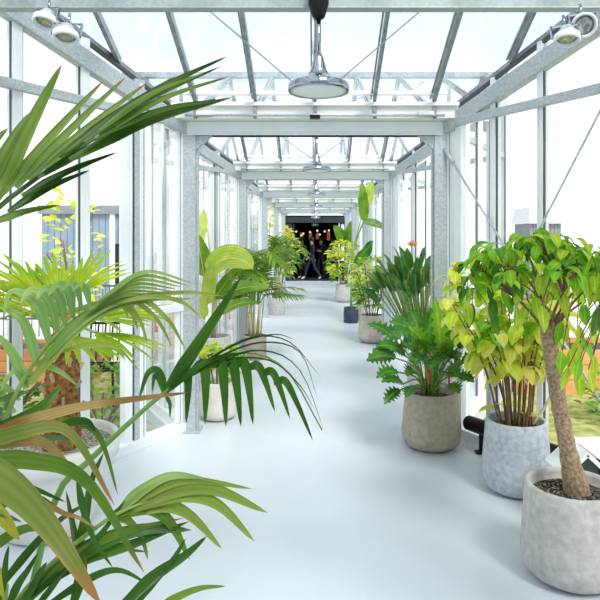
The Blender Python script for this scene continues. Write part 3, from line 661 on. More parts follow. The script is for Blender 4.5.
A = [([(120, 606, 1.45), (155, 575, 1.5), (185, 555, 1.55), (207, 536, 1.6)], .017, 0, .2), ([(130, 612, 1.45), (155, 580, 1.5), (172, 562, 1.53), (186, 538, 1.58)], .014, 0, -.3), ([(150, 615, 1.5), (175, 598, 1.52), (200, 588, 1.56), (226, 586, 1.6)], .012, 1, .2),
     ([(-4, 612, 1.5), (4, 580, 1.5), (6, 560, 1.5), (9, 545, 1.5)], .010, 0, .3), ([(6, 612, 1.5), (18, 585, 1.52), (28, 570, 1.54), (38, 553, 1.56)], .012, 0, .1), ([(16, 616, 1.5), (32, 588, 1.52), (40, 572, 1.54), (47, 562, 1.56)], .011, 0, .3), ([(26, 620, 1.5), (50, 590, 1.52), (58, 580, 1.54), (68, 568, 1.56)], .009, 0, .1),
     ([(-20, 560, 1.45), (10, 535, 1.46), (40, 528, 1.5), (78, 548, 1.55)], .014, 1, .2), ([(-20, 520, 1.5), (10, 500, 1.5), (40, 498, 1.52), (70, 520, 1.55)], .013, 2, .2), ([(-10, 600, 1.5), (30, 550, 1.55), (60, 520, 1.6), (92, 500, 1.66)], .012, 0, .2), ([(10, 610, 1.55), (60, 565, 1.58), (100, 548, 1.62), (150, 552, 1.66)], .013, 1, .2), ([(40, 610, 1.55), (90, 578, 1.58), (120, 570, 1.62), (150, 585, 1.66)], .012, 0, .2),
     ([(70, 615, 1.5), (82, 570, 1.55), (76, 540, 1.6), (66, 490, 1.66)], .016, 2, .2), ([(74, 560, 1.6), (84, 525, 1.62), (92, 480, 1.7), (104, 452, 1.74)], .014, 2, .2)]
frond([(0, 660, 1.6), (60, 640, 1.5), (120, 612, 1.45), (160, 576, 1.5)], A, 'darkstem', .008, ('k_dark', 'k_mid', 'k_dark2'))
# broad drooping blades close by, half dried
A = [([(-60, 455, 1.25), (0, 478, 1.22), (45, 520, 1.2), (102, 606, 1.2)], .043, 0, .15), ([(-40, 462, 1.35), (30, 460, 1.32), (88, 482, 1.32), (145, 574, 1.34)], .022, 1, .1),
     ([(-40, 488, 1.4), (0, 512, 1.4), (20, 540, 1.4)], .03, 3, .3), ([(-40, 470, 1.4), (20, 483, 1.4), (66, 502, 1.42)], .010, 2, .2), ([(-30, 508, 1.4), (-4, 512, 1.4), (22, 522, 1.4)], .010, 4, .1), ([(-20, 540, 1.4), (-8, 555, 1.4), (4, 600, 1.4)], .02, 3, .1)]
frond([(-40, 640, 1.6), (-120, 560, 1.4), (-110, 480, 1.3), (-70, 455, 1.25), (-20, 462, 1.25)], A, 'greenstem', .010, ('k_dry', 'k_mid', 'k_dark', 'k_yel', 'k_teal'))
A = [([(-40, 452, 1.45), (20, 432, 1.42), (70, 432, 1.42), (115, 506, 1.46)], .020, 1, .2), ([(-30, 445, 1.45), (30, 420, 1.45), (90, 405, 1.48), (192, 392, 1.56)], .018, 0, .4), ([(-30, 448, 1.5), (20, 440, 1.48), (50, 446, 1.48), (78, 480, 1.5)], .019, 0, .1),
     ([(-20, 448, 1.5), (30, 440, 1.5), (60, 438, 1.5), (72, 447, 1.5)], .011, 2, .1), ([(78, 480, 1.5), (84, 508, 1.5), (95, 540, 1.52), (113, 568, 1.52)], .012, 3, .2), ([(-30, 440, 1.55), (10, 425, 1.55), (40, 408, 1.56), (62, 386, 1.6)], .022, 3, .3), ([(-30, 420, 1.6), (0, 405, 1.6), (14, 396, 1.6), (26, 391, 1.6)], .020, 2, .3),
     ([(60, 418, 1.55), (92, 428, 1.58), (106, 452, 1.6), (118, 496, 1.62)], .011, 4, .2), ([(60, 424, 1.55), (86, 421, 1.56), (96, 432, 1.58)], .012, 3, .2), ([(40, 498, 1.4), (62, 512, 1.4), (80, 518, 1.42), (98, 530, 1.42)], .007, 0, .2), ([(-20, 465, 1.5), (15, 462, 1.5), (30, 464, 1.5)], .009, 2, .1)]
frond([(-30, 640, 1.68), (-110, 540, 1.5), (-90, 460, 1.46), (-40, 446, 1.46), (20, 432, 1.46)], A, 'greenstem', .009, ('k_brown', 'k_dry', 'k_teal', 'k_dark', 'k_mid'))
def kst(b):
    for k in range(5):
        a = k * 1.3; b.tube([V((.06 * math.cos(a), .06 * math.sin(a), .34)), V((.07 * math.cos(a), .07 * math.sin(a), .5)), V((.09 * math.cos(a), .09 * math.sin(a), .66))], [.024, .018, .012], 10)
one(kst, 'stem', M['greenstem'], kr)

# --- windmill palm in the wide white bowl
wr = plant('windmill_palm', -1.53, 3.44, 'windmill palm with a hairy brown trunk in a wide white bowl')
pot(.395, .395, .52, 'bowl', 'bowl', .045, 'gravel', .035)(wr)
def tr(b):
    pts = [V((.09, -.02, .42 + i * .09)) for i in range(9)]; b.tube(pts, [.112, .103, .094, .09, .092, .089, .091, .086, .06], 20)
trk = one(tr, 'trunk', M['fibre'], wr)
dm = trk.modifiers.new('sub', 'SUBSURF'); dm.levels = dm.render_levels = 3
tx = bpy.data.textures.new('fibre', 'CLOUDS'); tx.noise_scale = .035; tx.noise_depth = 3
dd = trk.modifiers.new('rough', 'DISPLACE'); dd.texture = tx; dd.strength = .035; dd.texture_coords = 'LOCAL'
for k in range(26):
    b = MB(); a = k * 2.4; z = .46 + k * .027; p = V((.09 + .088 * math.cos(a), -.02 + .088 * math.sin(a), z)); b.bar(p, p + V((math.cos(a) * .03, math.sin(a) * .03, .045)), .02, .012, V((-math.sin(a), math.cos(a), 0))); b.build('leaf_stub', M['stub'], wr)
def fan(root, hub, d, n, r, segs=24, spread=2.4, m='fan', w=.017):
    d = V(d).normalized(); n = V(n).normalized(); sd = d.cross(n).normalized(); n = sd.cross(d)
    b = MB()
    for k in range(segs):
        u = k / (segs - 1) * 2 - 1; a = u * spread / 2; dr = d * math.cos(a) + sd * math.sin(a); L = r * (1 - .22 * abs(u)) * rnd(.92, 1.05)
        b.leaf(V(hub), dr + n * (.12 * (1 - abs(u)) + rnd(-.03, .03)), n, L, w, rnd(.15, .45), .5, 7, 0, lambda t: (.15 + t * 1.7 if t < .5 else 1) * (max(0, 1 - t) ** .5 * 1.2 if t > .55 else .88), rnd(-.15, .15))
    return b.build('fan_leaf', M[m], root)
top = V((.07, -.02, 1.13))
for k in range(14):
    a = k * 2.4 + 2.6; el = [.72, .42, .2, .55, -.05][k % 5]; d = V((math.cos(a) * math.cos(el), math.sin(a) * math.cos(el), math.sin(el)))
    hub = top + d * rnd(.20, .27) + V((0, 0, .02)); n = V((-math.cos(a) * math.sin(el), -math.sin(a) * math.sin(el), math.cos(el)))
    f = fan(wr, hub, d + V((0, 0, -.15)), n, rnd(.42, .48), 11, 1.5, w=.021)
    one(lambda q: q.tube(spline([top, top.lerp(hub, .5) + V((0, 0, .03)), hub], 8), .008, 6), 'petiole', M['greenstem'], f)

# --- tree with a sawn-off trunk, nearest pot on the right
t1 = plant('umbrella_tree', 1.26, 2.95, 'tree with thick sawn-off tan trunk and drooping green leaves in the nearest grey pot')
pot(.238, .218, .455, 'concrete_w')(t1)
one(lambda b: b.lathe([(.001, .0), (.022, .001), (.024, -.012)], V((.06, -.229, .30)), 16, 0, V((0, -1, .05))), 'stain_patch', M['stain'], t1)
tp = spline([loc(t1, 577, 492, 2.95), loc(t1, 566, 440, 2.95), loc(t1, 556, 385, 2.95), loc(t1, 547, 323, 2.95)], 30)
b = MB(); b.tube([tp[0] - V((0, 0, .08))] + tp, [.066] + [.062 - .022 * min(1, i / 9) - .002 * i / 30 + .0022 * math.sin(i * 2.1) for i in range(31)], 18); b.build('trunk', M['bark'], t1)
tb = MB(); cr = MB(); top = tp[-1]
tips = []
Cc = loc(t1, 540, 300, 2.95)
def whorl(mb, p, n, L, w, mats, dr=1.5, outd=None, prof=ellip):
    for k in range(n):
        a = rnd(0, 6.28); d = V((math.cos(a), math.sin(a), rnd(-.5, .45)))
        if outd is not None: d = d + outd * .5
        l = L * rnd(.75, 1.2); e = p + d.normalized() * rnd(.015, .05)
        mb.leaf(e, d, UP, l, w * rnd(.8, 1.2), dr * rnd(.7, 1.3), rnd(.1, .4), 6, R.choice(mats), prof, rnd(-.5, .5))
ends = []
for k in range(50):
    a = rnd(0, 6.28); e = rnd(.0, 1.) ; ce = math.sqrt(max(0, 1 - max(e, 0) ** 2)); q = Cc + V((.37 * ce * math.cos(a), .32 * ce * math.sin(a), .29 * e + .03))
    ends.append(q)
for k in range(22):
    f = (k + .5) / 22; ends.append(loc(t1, 468 + f * 138, 300 - 66 * math.sin(math.pi * (f * .86 + .07)) ** .7 - rnd(0, 8) + 6, 2.95 + rnd(-.25, .2)))
mains = []
for k in range(9):
    a = k * 2.4; m1 = top + V((.17 * math.cos(a), .15 * math.sin(a), .10 + .03 * (k % 3))); mains.append(m1)
    tb.tube(spline([top + V((.02 * math.cos(a), .02 * math.sin(a), -.03)), top.lerp(m1, .5) + V((0, 0, -.015)), m1], 8), [.008 - .0005 * i for i in range(9)], 6)
for q in ends:
    m1 = min(mains, key=lambda z: (z - q).length); tb.tube(spline([m1, m1.lerp(q, .5) + V((0, 0, .03)), q], 6), [.005 - .0005 * i for i in range(7)], 5)
    up = (q.z - Cc.z) / .3
    whorl(cr, q, R.choice((4, 5, 5, 6)), .105, .0225, [0, 0, 2, 1, 2] if up > .45 else [0, 1, 2, 2], 2.4)
for k in range(62):
    q = (rnd(466, 604), rnd(255, 312)) if k < 40 else (rnd(556, 612), rnd(270, 372)); pp = loc(t1, q[0], q[1], rnd(2.7, 3.15)); cr.leaf(pp, V((rnd(-.4, .4), rnd(-.4, .1), -.6)), V((0, -1, .4)), rnd(.10, .145), .025, 1.0, .3, 8, R.choice([0, 1, 2, 2] if k < 40 else [2, 2, 2, 0]), ellip, rnd(-.6, .6))
    m1 = min(ends, key=lambda z: (z - pp).length); tb.tube(spline([m1, m1.lerp(pp, .6) + V((0, 0, .02)), pp], 5), .0025, 4)
cr.build('foliage', [M['lush'], M['deep'], M['lime2']], t1); tb.build('branch', M['twig'], t1)

# --- yellow-green shrub in the bluish pot
t2 = plant('yellow_shrub', 1.327, 3.96, 'yellow-green leafy shrub on many thin brown stems in the bluish concrete pot')
pot(.22, .195, .47, 'concrete_b')(t2)
sb = MB(); cr = MB()
for k in range(26):
    a = k * 2.4; rr = .02 + .1 * (k / 26); base = V((rr * math.cos(a), rr * math.sin(a), .40)); hgt = rnd(.6, 1.16); sp_ = rnd(.15, .40)
    while 1.327 + math.cos(a) * sp_ > wallx(3.96 + math.sin(a) * sp_ * .8) - .27 and sp_ > .05: sp_ *= .9
    pass
    e = V((base.x + math.cos(a) * sp_, base.y + math.sin(a) * sp_ * .8, .42 + hgt)); pts = spline([base, base.lerp(e, .45) + V((-.03 * math.cos(a), 0, .06)), e], 14)
    sb.tube(pts, [.007 - .0003 * i for i in range(15)], 6)
    for j in range(7, 15):
        if j % 2 == 0 or j > 11: whorl(cr, pts[j], 3, .15, .037, [0, 0, 1, 2] if j > 9 else [0, 1, 1], 1.8)
for k in range(5): whorl(cr, V((rnd(-.12, .12), rnd(-.17, 0), rnd(.5, .62))), 1, .14, .04, [0, 1, 2], .8)
cr.build('foliage', [M['lime'], M['yell'], M['lush']], t2); sb.build('stem', M['twig'], t2)
for q in [(455, 280), (449, 279), (452, 266), (463, 300), (537, 292), (493, 405)]: one(lambda b: b.leaf(loc(t2, q[0], q[1] + 4, 3.9), V((rnd(-1, 1), -.3, .1)), V((0, -1, .3)), .075, .016, .6, .2, 5, 0, ellip), 'dry_leaf', M['brownleaf'], t2)
b = MB(); b.tube(spline([V((.12, .05, .40)), V((.26, .06, .62)), V((.3, .06, .85)), V((.16, .05, 1.0))], 16), .011, 8); b.build('bent_cane', M['cane'], t2)

# --- philodendron in the taupe pot
t3 = plant('philodendron', .93, 4.80, 'glossy dark green philodendron with lobed leaves in the taupe egg-shaped pot')
pot(.236, .208, .445, 'concrete_t')(t3)
pb = MB()
def lobeleaf(root, mb, tipx, tipy, d, L, w, m, stem_from, nr=V((0, -.7, .7))):
    p = loc(root, tipx, tipy, d); base = V(stem_from); mid = base.lerp(p, .55) + V((0, 0, .05))
    pb.tube(spline([base, mid, p], 10), .007, 6)
    dd = (p - mid).normalized(); mb.leaf(p, dd, nr, L, w, .9, .25, 46, m, lobed, rnd(-.3, .3))
lf = MB()
for tx_, ty_, d, L, w, m in [(443, 362, 4.6, .50, .10, 1), (425, 352, 4.6, .34, .09, 0), (405, 355, 4.7, .30, .085, 0), (398, 372, 4.6, .22, .07, 0), (448, 350, 4.6, .22, .085, 0), (458, 348, 4.55, .22, .08, 0), (462, 360, 4.5, .18, .075, 0), (415, 372, 4.5, .22, .07, 0), (400, 390, 4.6, .2, .06, 0), (450, 372, 4.45, .17, .08, 0), (432, 365, 4.4, .24, .085, 0),
                             (395, 340, 4.9, .28, .08, 0), (410, 340, 5.0, .30, .085, 0), (420, 335, 5.0, .26, .08, 0), (443, 335, 4.8, .22, .08, 0), (412, 388, 4.5, .14, .06, 0), (448, 385, 4.5, .16, .07, 0), (440, 372, 4.6, .16, .06, 0), (458, 376, 4.55, .17, .07, 0), (428, 345, 4.8, .30, .09, 0), (417, 352, 4.7, .30, .09, 0), (436, 350, 4.9, .34, .09, 0)]:
    a = rnd(0, 6.28); lobeleaf(t3, lf, tx_, ty_, d, L, w, m, (.05 * math.cos(a), .05 * math.sin(a), .39))
for q in ((441, 350, 4.55, .42, .075, 1, (-.12, -.1, 1)), (430, 352, 4.6, .30, .08, 1, (-.5, -.3, .7))):
    e = loc(t3, *q[:3]); pb.tube(spline([V((0, 0, .39)), V((.02, -.06, .6)), e], 10), .007, 6); lf.leaf(e, q[6], V((0, -1, .25)), q[3], q[4], .25, .3, 46, q[5], lobed, .25)
for k in range(22):
    a = k * 2.4; rr = rnd(.1, .3); e = V((rr * math.cos(a) * (1 if math.cos(a) < .2 else .5) - .02, rr * math.sin(a) - .06, rnd(.62, 1.0) - rr * .4)); pb.tube(spline([V((.04 * math.cos(a), .04 * math.sin(a), .38)), e * .5 + V((0, 0, .28)), e], 8), .006, 6)
    lf.leaf(e, V((math.cos(a) * (1 if math.cos(a) < .2 else .15), math.sin(a) - .3, rnd(.1, .9))), V((0, -.6, .8)), rnd(.18, .27), rnd(.07, .09), rnd(.6, 1.0), .25, 40, 0, lobed, rnd(-.5, .5))
lf.build('foliage', [M['philo'], M['philo_y']], t3); pb.build('stem', M['greenstem'], t3)
b = MB()
for x, y in ((429, 372), (449, 377), (428, 362)): p = loc(t3, x, y, 4.5); b.tube([p - V((0, 0, .09)), p, p + V((.005, 0, .06))], [.006, .009, .002], 6)
b.build('leaf_sheath', M['red'], t3)

# --- bird of paradise behind it
def strel(x, y, label, n, hgt, spread, potm, pr, ph, flower=True, bias=V(), gr=None, lk=1, mm=('strel', 'strel_p', 'deep')):
    r = plant('bird_of_paradise', x, y, label, gr); pot(pr, pr * .9, ph, potm)(r)
    st = MB(); lv = MB()
    for k in range(n):
        a = k * 2.4 + rnd(-.3, .3); u = (k + .5) / n; sp_ = spread * math.sqrt(u); h = hgt * rnd(.62, 1.) * (1.05 - .3 * u)
        b0 = V((.05 * math.cos(a), .05 * math.sin(a), ph - .06)); e = V((sp_ * math.cos(a), sp_ * .8 * math.sin(a), ph + h * .72)) + bias * h
        st.tube(spline([b0, b0.lerp(e, .5) + V((0, 0, .06)), e], 8), .008, 5)
        dr = (e - b0).normalized() + V((math.cos(a) * .2, math.sin(a) * .2, .1)); lv.leaf(e, dr, V((-math.cos(a), -math.sin(a) - .6, .5)), .32 * rnd(.8, 1.2) * lk, .06 * lk, .5, .35, 8, R.choice((0, 0, 1, 2)), ellip, rnd(-.6, .6))
    lv.build('foliage', [M[q] for q in mm], r); st.build('stem', M['greenstem'], r)
    if flower:
        f = MB(); e = V((.0, -.05, ph + hgt * .86)) + bias * hgt
        for k in range(6): f.leaf(e, V((rnd(-1, .8), rnd(-.3, .3), rnd(.2, 1))), V((0, -1, 0)), .085, .012, .3, .3, 4)
        fo = f.build('flower', M['orange'], r); one(lambda q: q.tube([V((0, 0, ph - .05)), e * .5 + V((0, 0, ph * .5)), e], .007, 6), 'flower_stalk', M['greenstem'], fo)
    return r
strel(1.2, 6.8, 'dark bird of paradise plant with an orange flower, behind the philodendron and its taupe pot', 80, 1.42, .42, 'concrete_w', .16, .36, True, V((-.09, -.06, 0)), None, .85)

# --- croton-like shrub in the tan stone pot, and its neighbours down the right side
def bush(name, x, y, label, potm, pr, ph, sh, w, z0, z1, n, L, lw, mats, top=None, stems=7, prof=ellip, potless=False, gr=None, dr=1.):
    r = plant(name, x, y, label, gr); pot(pr, pr * .86 if sh == 'egg' else pr, ph, potm, sh)(r)
    st = MB(); lv = MB(); ns = len(mats)
    for k in range(stems):
        a = k * 2.4; b0 = V((.3 * pr * math.cos(a), .3 * pr * math.sin(a), ph - .07)); e = V((w * .5 * math.cos(a), w * .5 * math.sin(a), z0 + (z1 - z0) * rnd(.55, .95)))
        pts = spline([b0, b0.lerp(e, .5) + V((0, 0, .08)), e], 10); st.tube(pts, .008, 5)
    for k in range(n):
        a = rnd(0, 6.28); u = rnd(0, 1); rr = w * .55 * math.sqrt(rnd(.1, 1)) * math.sin(math.pi * min(.97, .15 + .8 * u)) ** .6; z = z0 + (z1 - z0) * u; px_ = rr * math.cos(a); lim = wallx(y + rr * math.sin(a)) - .08
        if abs(x + px_) > lim - L * .9: px_ = math.copysign(max(.0, lim - L * .9 - abs(x)), px_) if px_ * x > 0 else px_
        m = (R.choice(mats[0]) if u < .5 else R.choice(mats[1]))
        d = V((math.cos(a), math.sin(a), rnd(-.1, .9))); lv.leaf(V((px_, rr * math.sin(a), z)), d, UP, L * rnd(.7, 1.2), lw * rnd(.8, 1.2), dr * rnd(.6, 1.4), .25, 5, m, prof, rnd(-.6, .6))
    lv.build('foliage', [M[q] for q in ('lush', 'deep', 'lime', 'yell')], r); st.build('stem', M['twig'], r)
    return r
bush('croton', .92, 9.7, 'croton with yellow upper leaves in the tan stone pot on the right side', 'concrete_tan', .225, .445, 'egg', .62, .52, 1.35, 240, .15, .036, ([0, 1, 1, 0, 2], [2, 3, 2, 0, 3]), stems=9)
bush('leafy_shrub', 1.0, 12.3, 'green shrub in a pale pot behind the tan pot, beside the navy pot', 'concrete_w', .16, .42, 'egg', .4, .5, 1.05, 90, .16, .04, ([0, 1, 1], [1, 0, 2]))
bush('lime_bush', .76, 16.0, 'lime-green bush in a grey pot, near the doorway on the right side', 'concrete_w', .23, .48, 'egg', .72, .55, 1.62, 260, .2, .05, ([0, 2, 3], [2, 3, 3, 0]), stems=9)
# tall banana in the navy pot
def banana(x, y, label, potm, pr, ph, sh, leaves, stemm='greenstem', trunkh=1.0, name='banana_plant', tr=.03):
    r = plant(name, x, y, label); pot(pr, pr * .97, ph, potm, sh)(r)
    one(lambda b: b.tube([V((0, 0, ph - .06)), V((.01, 0, ph + trunkh * .5)), V((.02, 0, ph + trunkh))], [tr, tr * .8, tr * .5], 10), 'stem', M[stemm], r)
    for base, d, L, w, m, droop, n in leaves:
        b0 = V((.01, 0, ph + trunkh * .75)); e = V(base); lv = MB(); pts = lv.leaf(e, V(d), V(n), L, w, droop, .18, 14, 0, paddle)
        f = lv.build('leaf', M[m], r); one(lambda q: q.tube(spline([b0, b0.lerp(e, .5) + V((0, 0, .05)), e], 8) + pts[1:11:3], [.013 - .0008 * i for i in range(13)][:9 + len(pts[1:11:3])], 6), 'midrib', M[stemm], f)
    return r
banana(.72, 12.0, 'tall slim banana plant in the small navy blue pot', 'navy', .15, .31, 'cyl', [((.24, 0, 2.02), (.75, -.35, -.1), .52, .14, 'strel_p', .5, (.1, -.6, .8)), ((.26, 0, 2.02), (-.05, -.1, 1), .78, .11, 'banana_g', .2, (.2, -1, 0)), ((.27, .0, 2.3), (.2, .1, 1), .55, .13, 'banana', 1.0, (.1, -1, .1)), ((.1, -.05, 1.1), (.25, -.2, .7), .55, .1, 'deep', .9, (0, -1, .4)), ((.3, .1, 1.3), (.15, -.3, .8), .45, .09, 'deep', 1.2, (0, -1, .4)), ((.05, -.02, .7), (.9, -.2, .6), .5, .1, 'banana_g', 1.2, (0, -.6, .8))], trunkh=1.3, tr=.022)
banana(.88, 17.2, 'pale green banana plant standing behind the lime bush near the doorway', 'concrete_w', .2, .42, 'egg', [((0, 0, 1.5), (-.4, -.2, .9), .7, .17, 'banana_g', .6, (0, -1, .3)), ((.05, 0, 1.5), (.15, -.2, 1), .75, .16, 'banana_g', .4, (0, -1, .2)), ((.05, 0, 1.3), (.5, -.5, .6), .45, .13, 'banana', .8, (0, -.8, .6)), ((0, 0, 1.2), (-.8, -.3, .35), .55, .14, 'banana', .8, (0, -.8, .6))], trunkh=1.1)

# --- left side of the corridor
bush('geranium', -.9, 5.55, 'low plant with small lime leaves in the cream stone pot beside the first steel post', 'concrete_cream', .175, .35, 'egg', .42, .40, .68, 90, .1, .04, ([0, 2, 2], [2, 0, 3]), stems=6)
banana(-1.12, 6.6, 'yellow-green banana plant with one broad arching leaf, in a pale grey pot at the left', 'concrete_w', .2, .6, 'egg', [
    ((-.04, -.1, 1.28), (.55, -.25, .8), .66, .17, 'banana', 2.0, (-.3, -1, .7)), ((-.10, 0, 1.25), (-.12, -.1, 1), .5, .11, 'banana_g', .7, (0, -1, .3)), ((.02, -.05, 1.0), (.5, -.2, .8), .55, .07, 'banana_g', .6, (0, -1, .5)), ((-.05, -.1, .95), (.15, -.3, .9), .55, .08, 'banana', .5, (0, -1, .4)),
    ((-.12, .1, 1.98), (-.02, -.25, -.9), .40, .05, 'banana', .2, (.3, -1, 0)), ((.05, .05, 1.0), (.9, .2, .6), .6, .09, 'banana_g', .9, (0, -.8, .6)), ((-.08, -.1, .8), (-.25, -.4, .8), .45, .09, 'banana', .8, (0, -1, .5)), ((.1, -.1, .85), (.7, -.3, .6), .5, .06, 'banana_g', .9, (0, -.8, .6))], 'cane', .75)
def palmpot(name, x, y, label, potm, pr, ph, sh, fronds, mats, canes=8, z1=.55, ll=.3, lw=.016, sq=0, stem='cane'):
    r = plant(name, x, y, label); pot(pr, pr, ph, potm, sh, sq=sq)(r)
    st = MB()
    for k in range(canes):
        a = k * 2.4; rr = pr * .55 * math.sqrt((k + .5) / canes); p = V((rr * math.cos(a), rr * math.sin(a), ph - .06)); st.tube([p, p + V((.02 * math.cos(a), .02 * math.sin(a), z1 * .5)), p + V((.05 * math.cos(a), .05 * math.sin(a), z1))], [.012, .01, .007], 6)
    st.build('cane', M[stem], r)
    for k, (a, reach, h) in enumerate(fronds):
        ca, sa = math.cos(a), math.sin(a)
        while abs(x + ca * reach) > min(wallx(y + sa * reach * q_) for q_ in (.3, .6, 1) ) - (.34 if y < 10 else .58) and reach > .12: reach *= .92
        b0 = V((.06 * ca, .06 * sa, ph + z1 - .12)); 
        pinnate('frond', r, [b0, V((.3 * reach * ca, .3 * reach * sa, ph + z1 + h * .65)), V((.7 * reach * ca, .7 * reach * sa, ph + z1 + h)), V((reach * ca, reach * sa, ph + z1 + h * .78))], 12, ll, lw, R.choice(mats), .9, 1., .22, 'greenstem', .006)
    return r
palmpot('areca_palm', -.84, 8.35, 'bushy areca palm on bamboo-like canes in the taupe square-sided pot', 'concrete_brown', .165, .33, 'cyl', [(k * 2.4 + rnd(-.2, .2), rnd(.3, .74), rnd(-.05, .62)) for k in range(30)], ['areca', 'areca', 'areca_d', 'k_mid'], 10, .55, .34, .015)
palmpot('areca_palm', -.84, 13.3, 'second areca palm, in the round grey pot further down the left side', 'concrete_w', .185, .38, 'egg' if False else 'cyl', [(k * 2.4, rnd(.4, .9), rnd(.1, .7)) for k in range(16)], ['areca', 'areca_d'], 8, .6, .32, .02)
bush('yellow_vine_shrub', -1.02, 17.4, 'tall yellow-leaved shrub behind the palms on the left side, near the doorway', 'concrete_w', .2, .42, 'egg', .85, .6, 2.05, 230, .24, .055, ([2, 3, 0], [3, 3, 2]), stems=9)
bush('climbing_plant', -1.28, 15.2, 'thin plant with lime leaves high up against the far left glass wall', 'concrete_w', .16, .34, 'egg', .3, 1.7, 2.5, 46, .22, .055, ([2, 3, 2], [3, 3, 2]), stems=3)
strel(-1.2, 10.6, 'bird of paradise plant with orange flower by the left glass, behind the bushy palm', 16, 1.25, .25, 'concrete_w', .16, .36, True, V((.02, 0, 0)))
# ------------------------------------------------------------------ things along the walls and outside
hr = empty('tube_heater', (0, 0, 0), 'black tube heater on short legs along the foot of the right glass wall', 'heater')
def hp(d, z): return V((NECK - .125 + TAN * d, Y1 - d, z))
one(lambda b: b.tube([hp(.42, .2), hp(.435, .2), hp(1.75, .2)], [.045, .058, .058], 20), 'tube', M['black'], hr)
for d in (.55, 1.6):
    def leg(b): b.box(hp(d, .075), (.03, .03, .15)); b.box(hp(d, .006), (.08, .08, .012))
    one(leg, 'leg', M['black'], hr)
lh = empty('house_lantern', (1.50, 3.42, 0), 'white house-shaped lantern with dark glass behind the nearest right pot', 'lantern')
w_, e_, a_, dp = .105, .375, .47, .2
def gable(y0, wd): return [(-wd, y0, 0), (wd, y0, 0), (wd, y0, e_), (0, y0, e_ + wd * .8), (-wd, y0, e_)]
one(lambda b: b.prism(gable(-dp / 2 + .015, w_ - .012), (0, dp - .03, 0)), 'glass', M['lhousegl'], lh)
def hf(b):
    for y in (-dp / 2, dp / 2):
        for s in (-1, 1): b.bar((s * w_, y, 0), (s * w_, y, e_), .028, .028, V((0, 1, 0)))
        b.bar((-w_, y, .014), (w_, y, .014), .028, .028)
    for s in (-1, 1): b.bar((s * w_, 0, .014), (s * w_, 0, .014 + .001), .028, dp, V((0, 1, 0)))
one(hf, 'frame', M['alu'], lh)
for s in (-1, 1): one(lambda b: b.bar((s * (w_ + .03), 0, e_ - .03), (0, 0, e_ + w_ * .8 + .012), dp + .05, .024, V((s * .6, 0, .8))), 'roof_slope', M['alu'], lh)
one(lambda b: b.box((-.035, .0, a_ - .0), (.05, .05, .11)), 'chimney', M['alu'], lh)

tag(one(lambda b: [b.poly([(x0, y0, -.13), (x1, y0, -.13), (x1, y1, -.13), (x0, y1, -.13)]) for x0, x1, y0, y1 in ((-7, -1.25, 3.0, 8.6), (1.25, 9, 2.5, 8.4))], 'grass', M['grass']), kind='stuff')
for k, (x, y, lab) in enumerate([(2.6, 5.0, 'nearest to the glass'), (3.3, 6.0, 'the middle one'), (4.2, 7.1, 'furthest from the glass')]):
    tag(one(lambda b: b.box((0, 0, 0), (1.7, .55, .05)), 'stepping_slab', M['slab'], None, .008), 'white stepping slab in the lawn behind the right glass wall, ' + lab, 'slab', 'stepping slabs').location = (x + .5, y, -.105)
def planter(loc, size, label, m='wood'):
    r = empty('timber_planter', loc, label, 'planter')
    for s in (-1, 1):
        one(lambda b: [b.box((0, s * size[1] / 2, z * size[2] / 3 + size[2] / 6), (size[0], .04, size[2] / 3 - .008)) for z in range(3)], 'side_board', M[m], r)
        one(lambda b: [b.box((s * size[0] / 2, 0, z * size[2] / 3 + size[2] / 6), (.04, size[1], size[2] / 3 - .008)) for z in range(3)], 'end_board', M[m], r)
    one(lambda b: b.box((0, 0, size[2] * .45), (size[0] - .06, size[1] - .06, size[2] * .84)), 'soil', M['soil'], r)
    return r
planter((3.55, 7.4, -.14), (2.4, .9, .52), 'orange timber raised bed on the lawn outside the right glass wall')
planter((-3.5, 7.9, -.14), (1.3, .8, .42), 'brown timber raised bed outside the left glass wall, behind the windmill palm', 'wood2')
br = planter((-2.80, 6.95, -.14), (.28, .28, .95), 'tall dark brown timber box beside the garden chair outside the left wall', 'brownwood')
def shrub(name, x, y, z0, w, h, n, label, mats, L=.12, lw=.03, trunk=0, gr=None):
    r = empty(name, (x, y, -.14), label, 'shrub' if not trunk else 'tree', gr); lv = MB(); st = MB()
    for k in range(9):
        a = k * 2.4; e = V((w * .4 * math.cos(a), w * .4 * math.sin(a), z0 + h * rnd(.4, .9))); b0 = V((.03 * math.cos(a), .03 * math.sin(a), trunk)); st.tube(spline([b0, b0.lerp(e, .5) + V((0, 0, .05)), e], 6), .010, 5)
    if trunk: st.tube([(0, 0, 0), (.02, 0, trunk * .6), (0, 0, trunk + .1)], [.04, .035, .02], 8)
    for k in range(n):
        a = rnd(0, 6.28); u = rnd(0, 1); rr = w * .5 * math.sqrt(rnd(.05, 1)) * math.sin(math.pi * min(.97, .2 + .75 * u)) ** .5
        lv.leaf(V((rr * math.cos(a), rr * math.sin(a), z0 + h * u)), V((math.cos(a), math.sin(a), rnd(-.2, 1))), UP, L * rnd(.7, 1.2), lw, rnd(.3, 1.2), .2, 4, R.randrange(len(mats)), ellip, rnd(-.7, .7))
    lv.build('foliage', [M[q] for q in mats], r); st.build('stem', M['twig'], r); return r
shrub('garden_shrub', -1.98, 5.55, .0, .75, .62, 170, 'low green garden shrub just outside the left glass wall', ['garden', 'lush'], .11, .03)
shrub('garden_shrub', -2.95, 5.7, .0, .8, .5, 150, 'wide low garden shrub outside the left wall, in front of the dark brown box', ['garden', 'deep'], .12, .03)
shrub('garden_shrub', 3.1, 5.9, .0, .9, .45, 130, 'low shrub on the lawn outside the right glass wall, before the orange raised bed', ['garden', 'lush'], .12, .03)
shrub('garden_shrub', 5.6, 8.9, .0, 1.6, .8, 190, 'wide green shrub outside the right glass wall, behind the orange raised bed', ['garden', 'deep'], .16, .045)
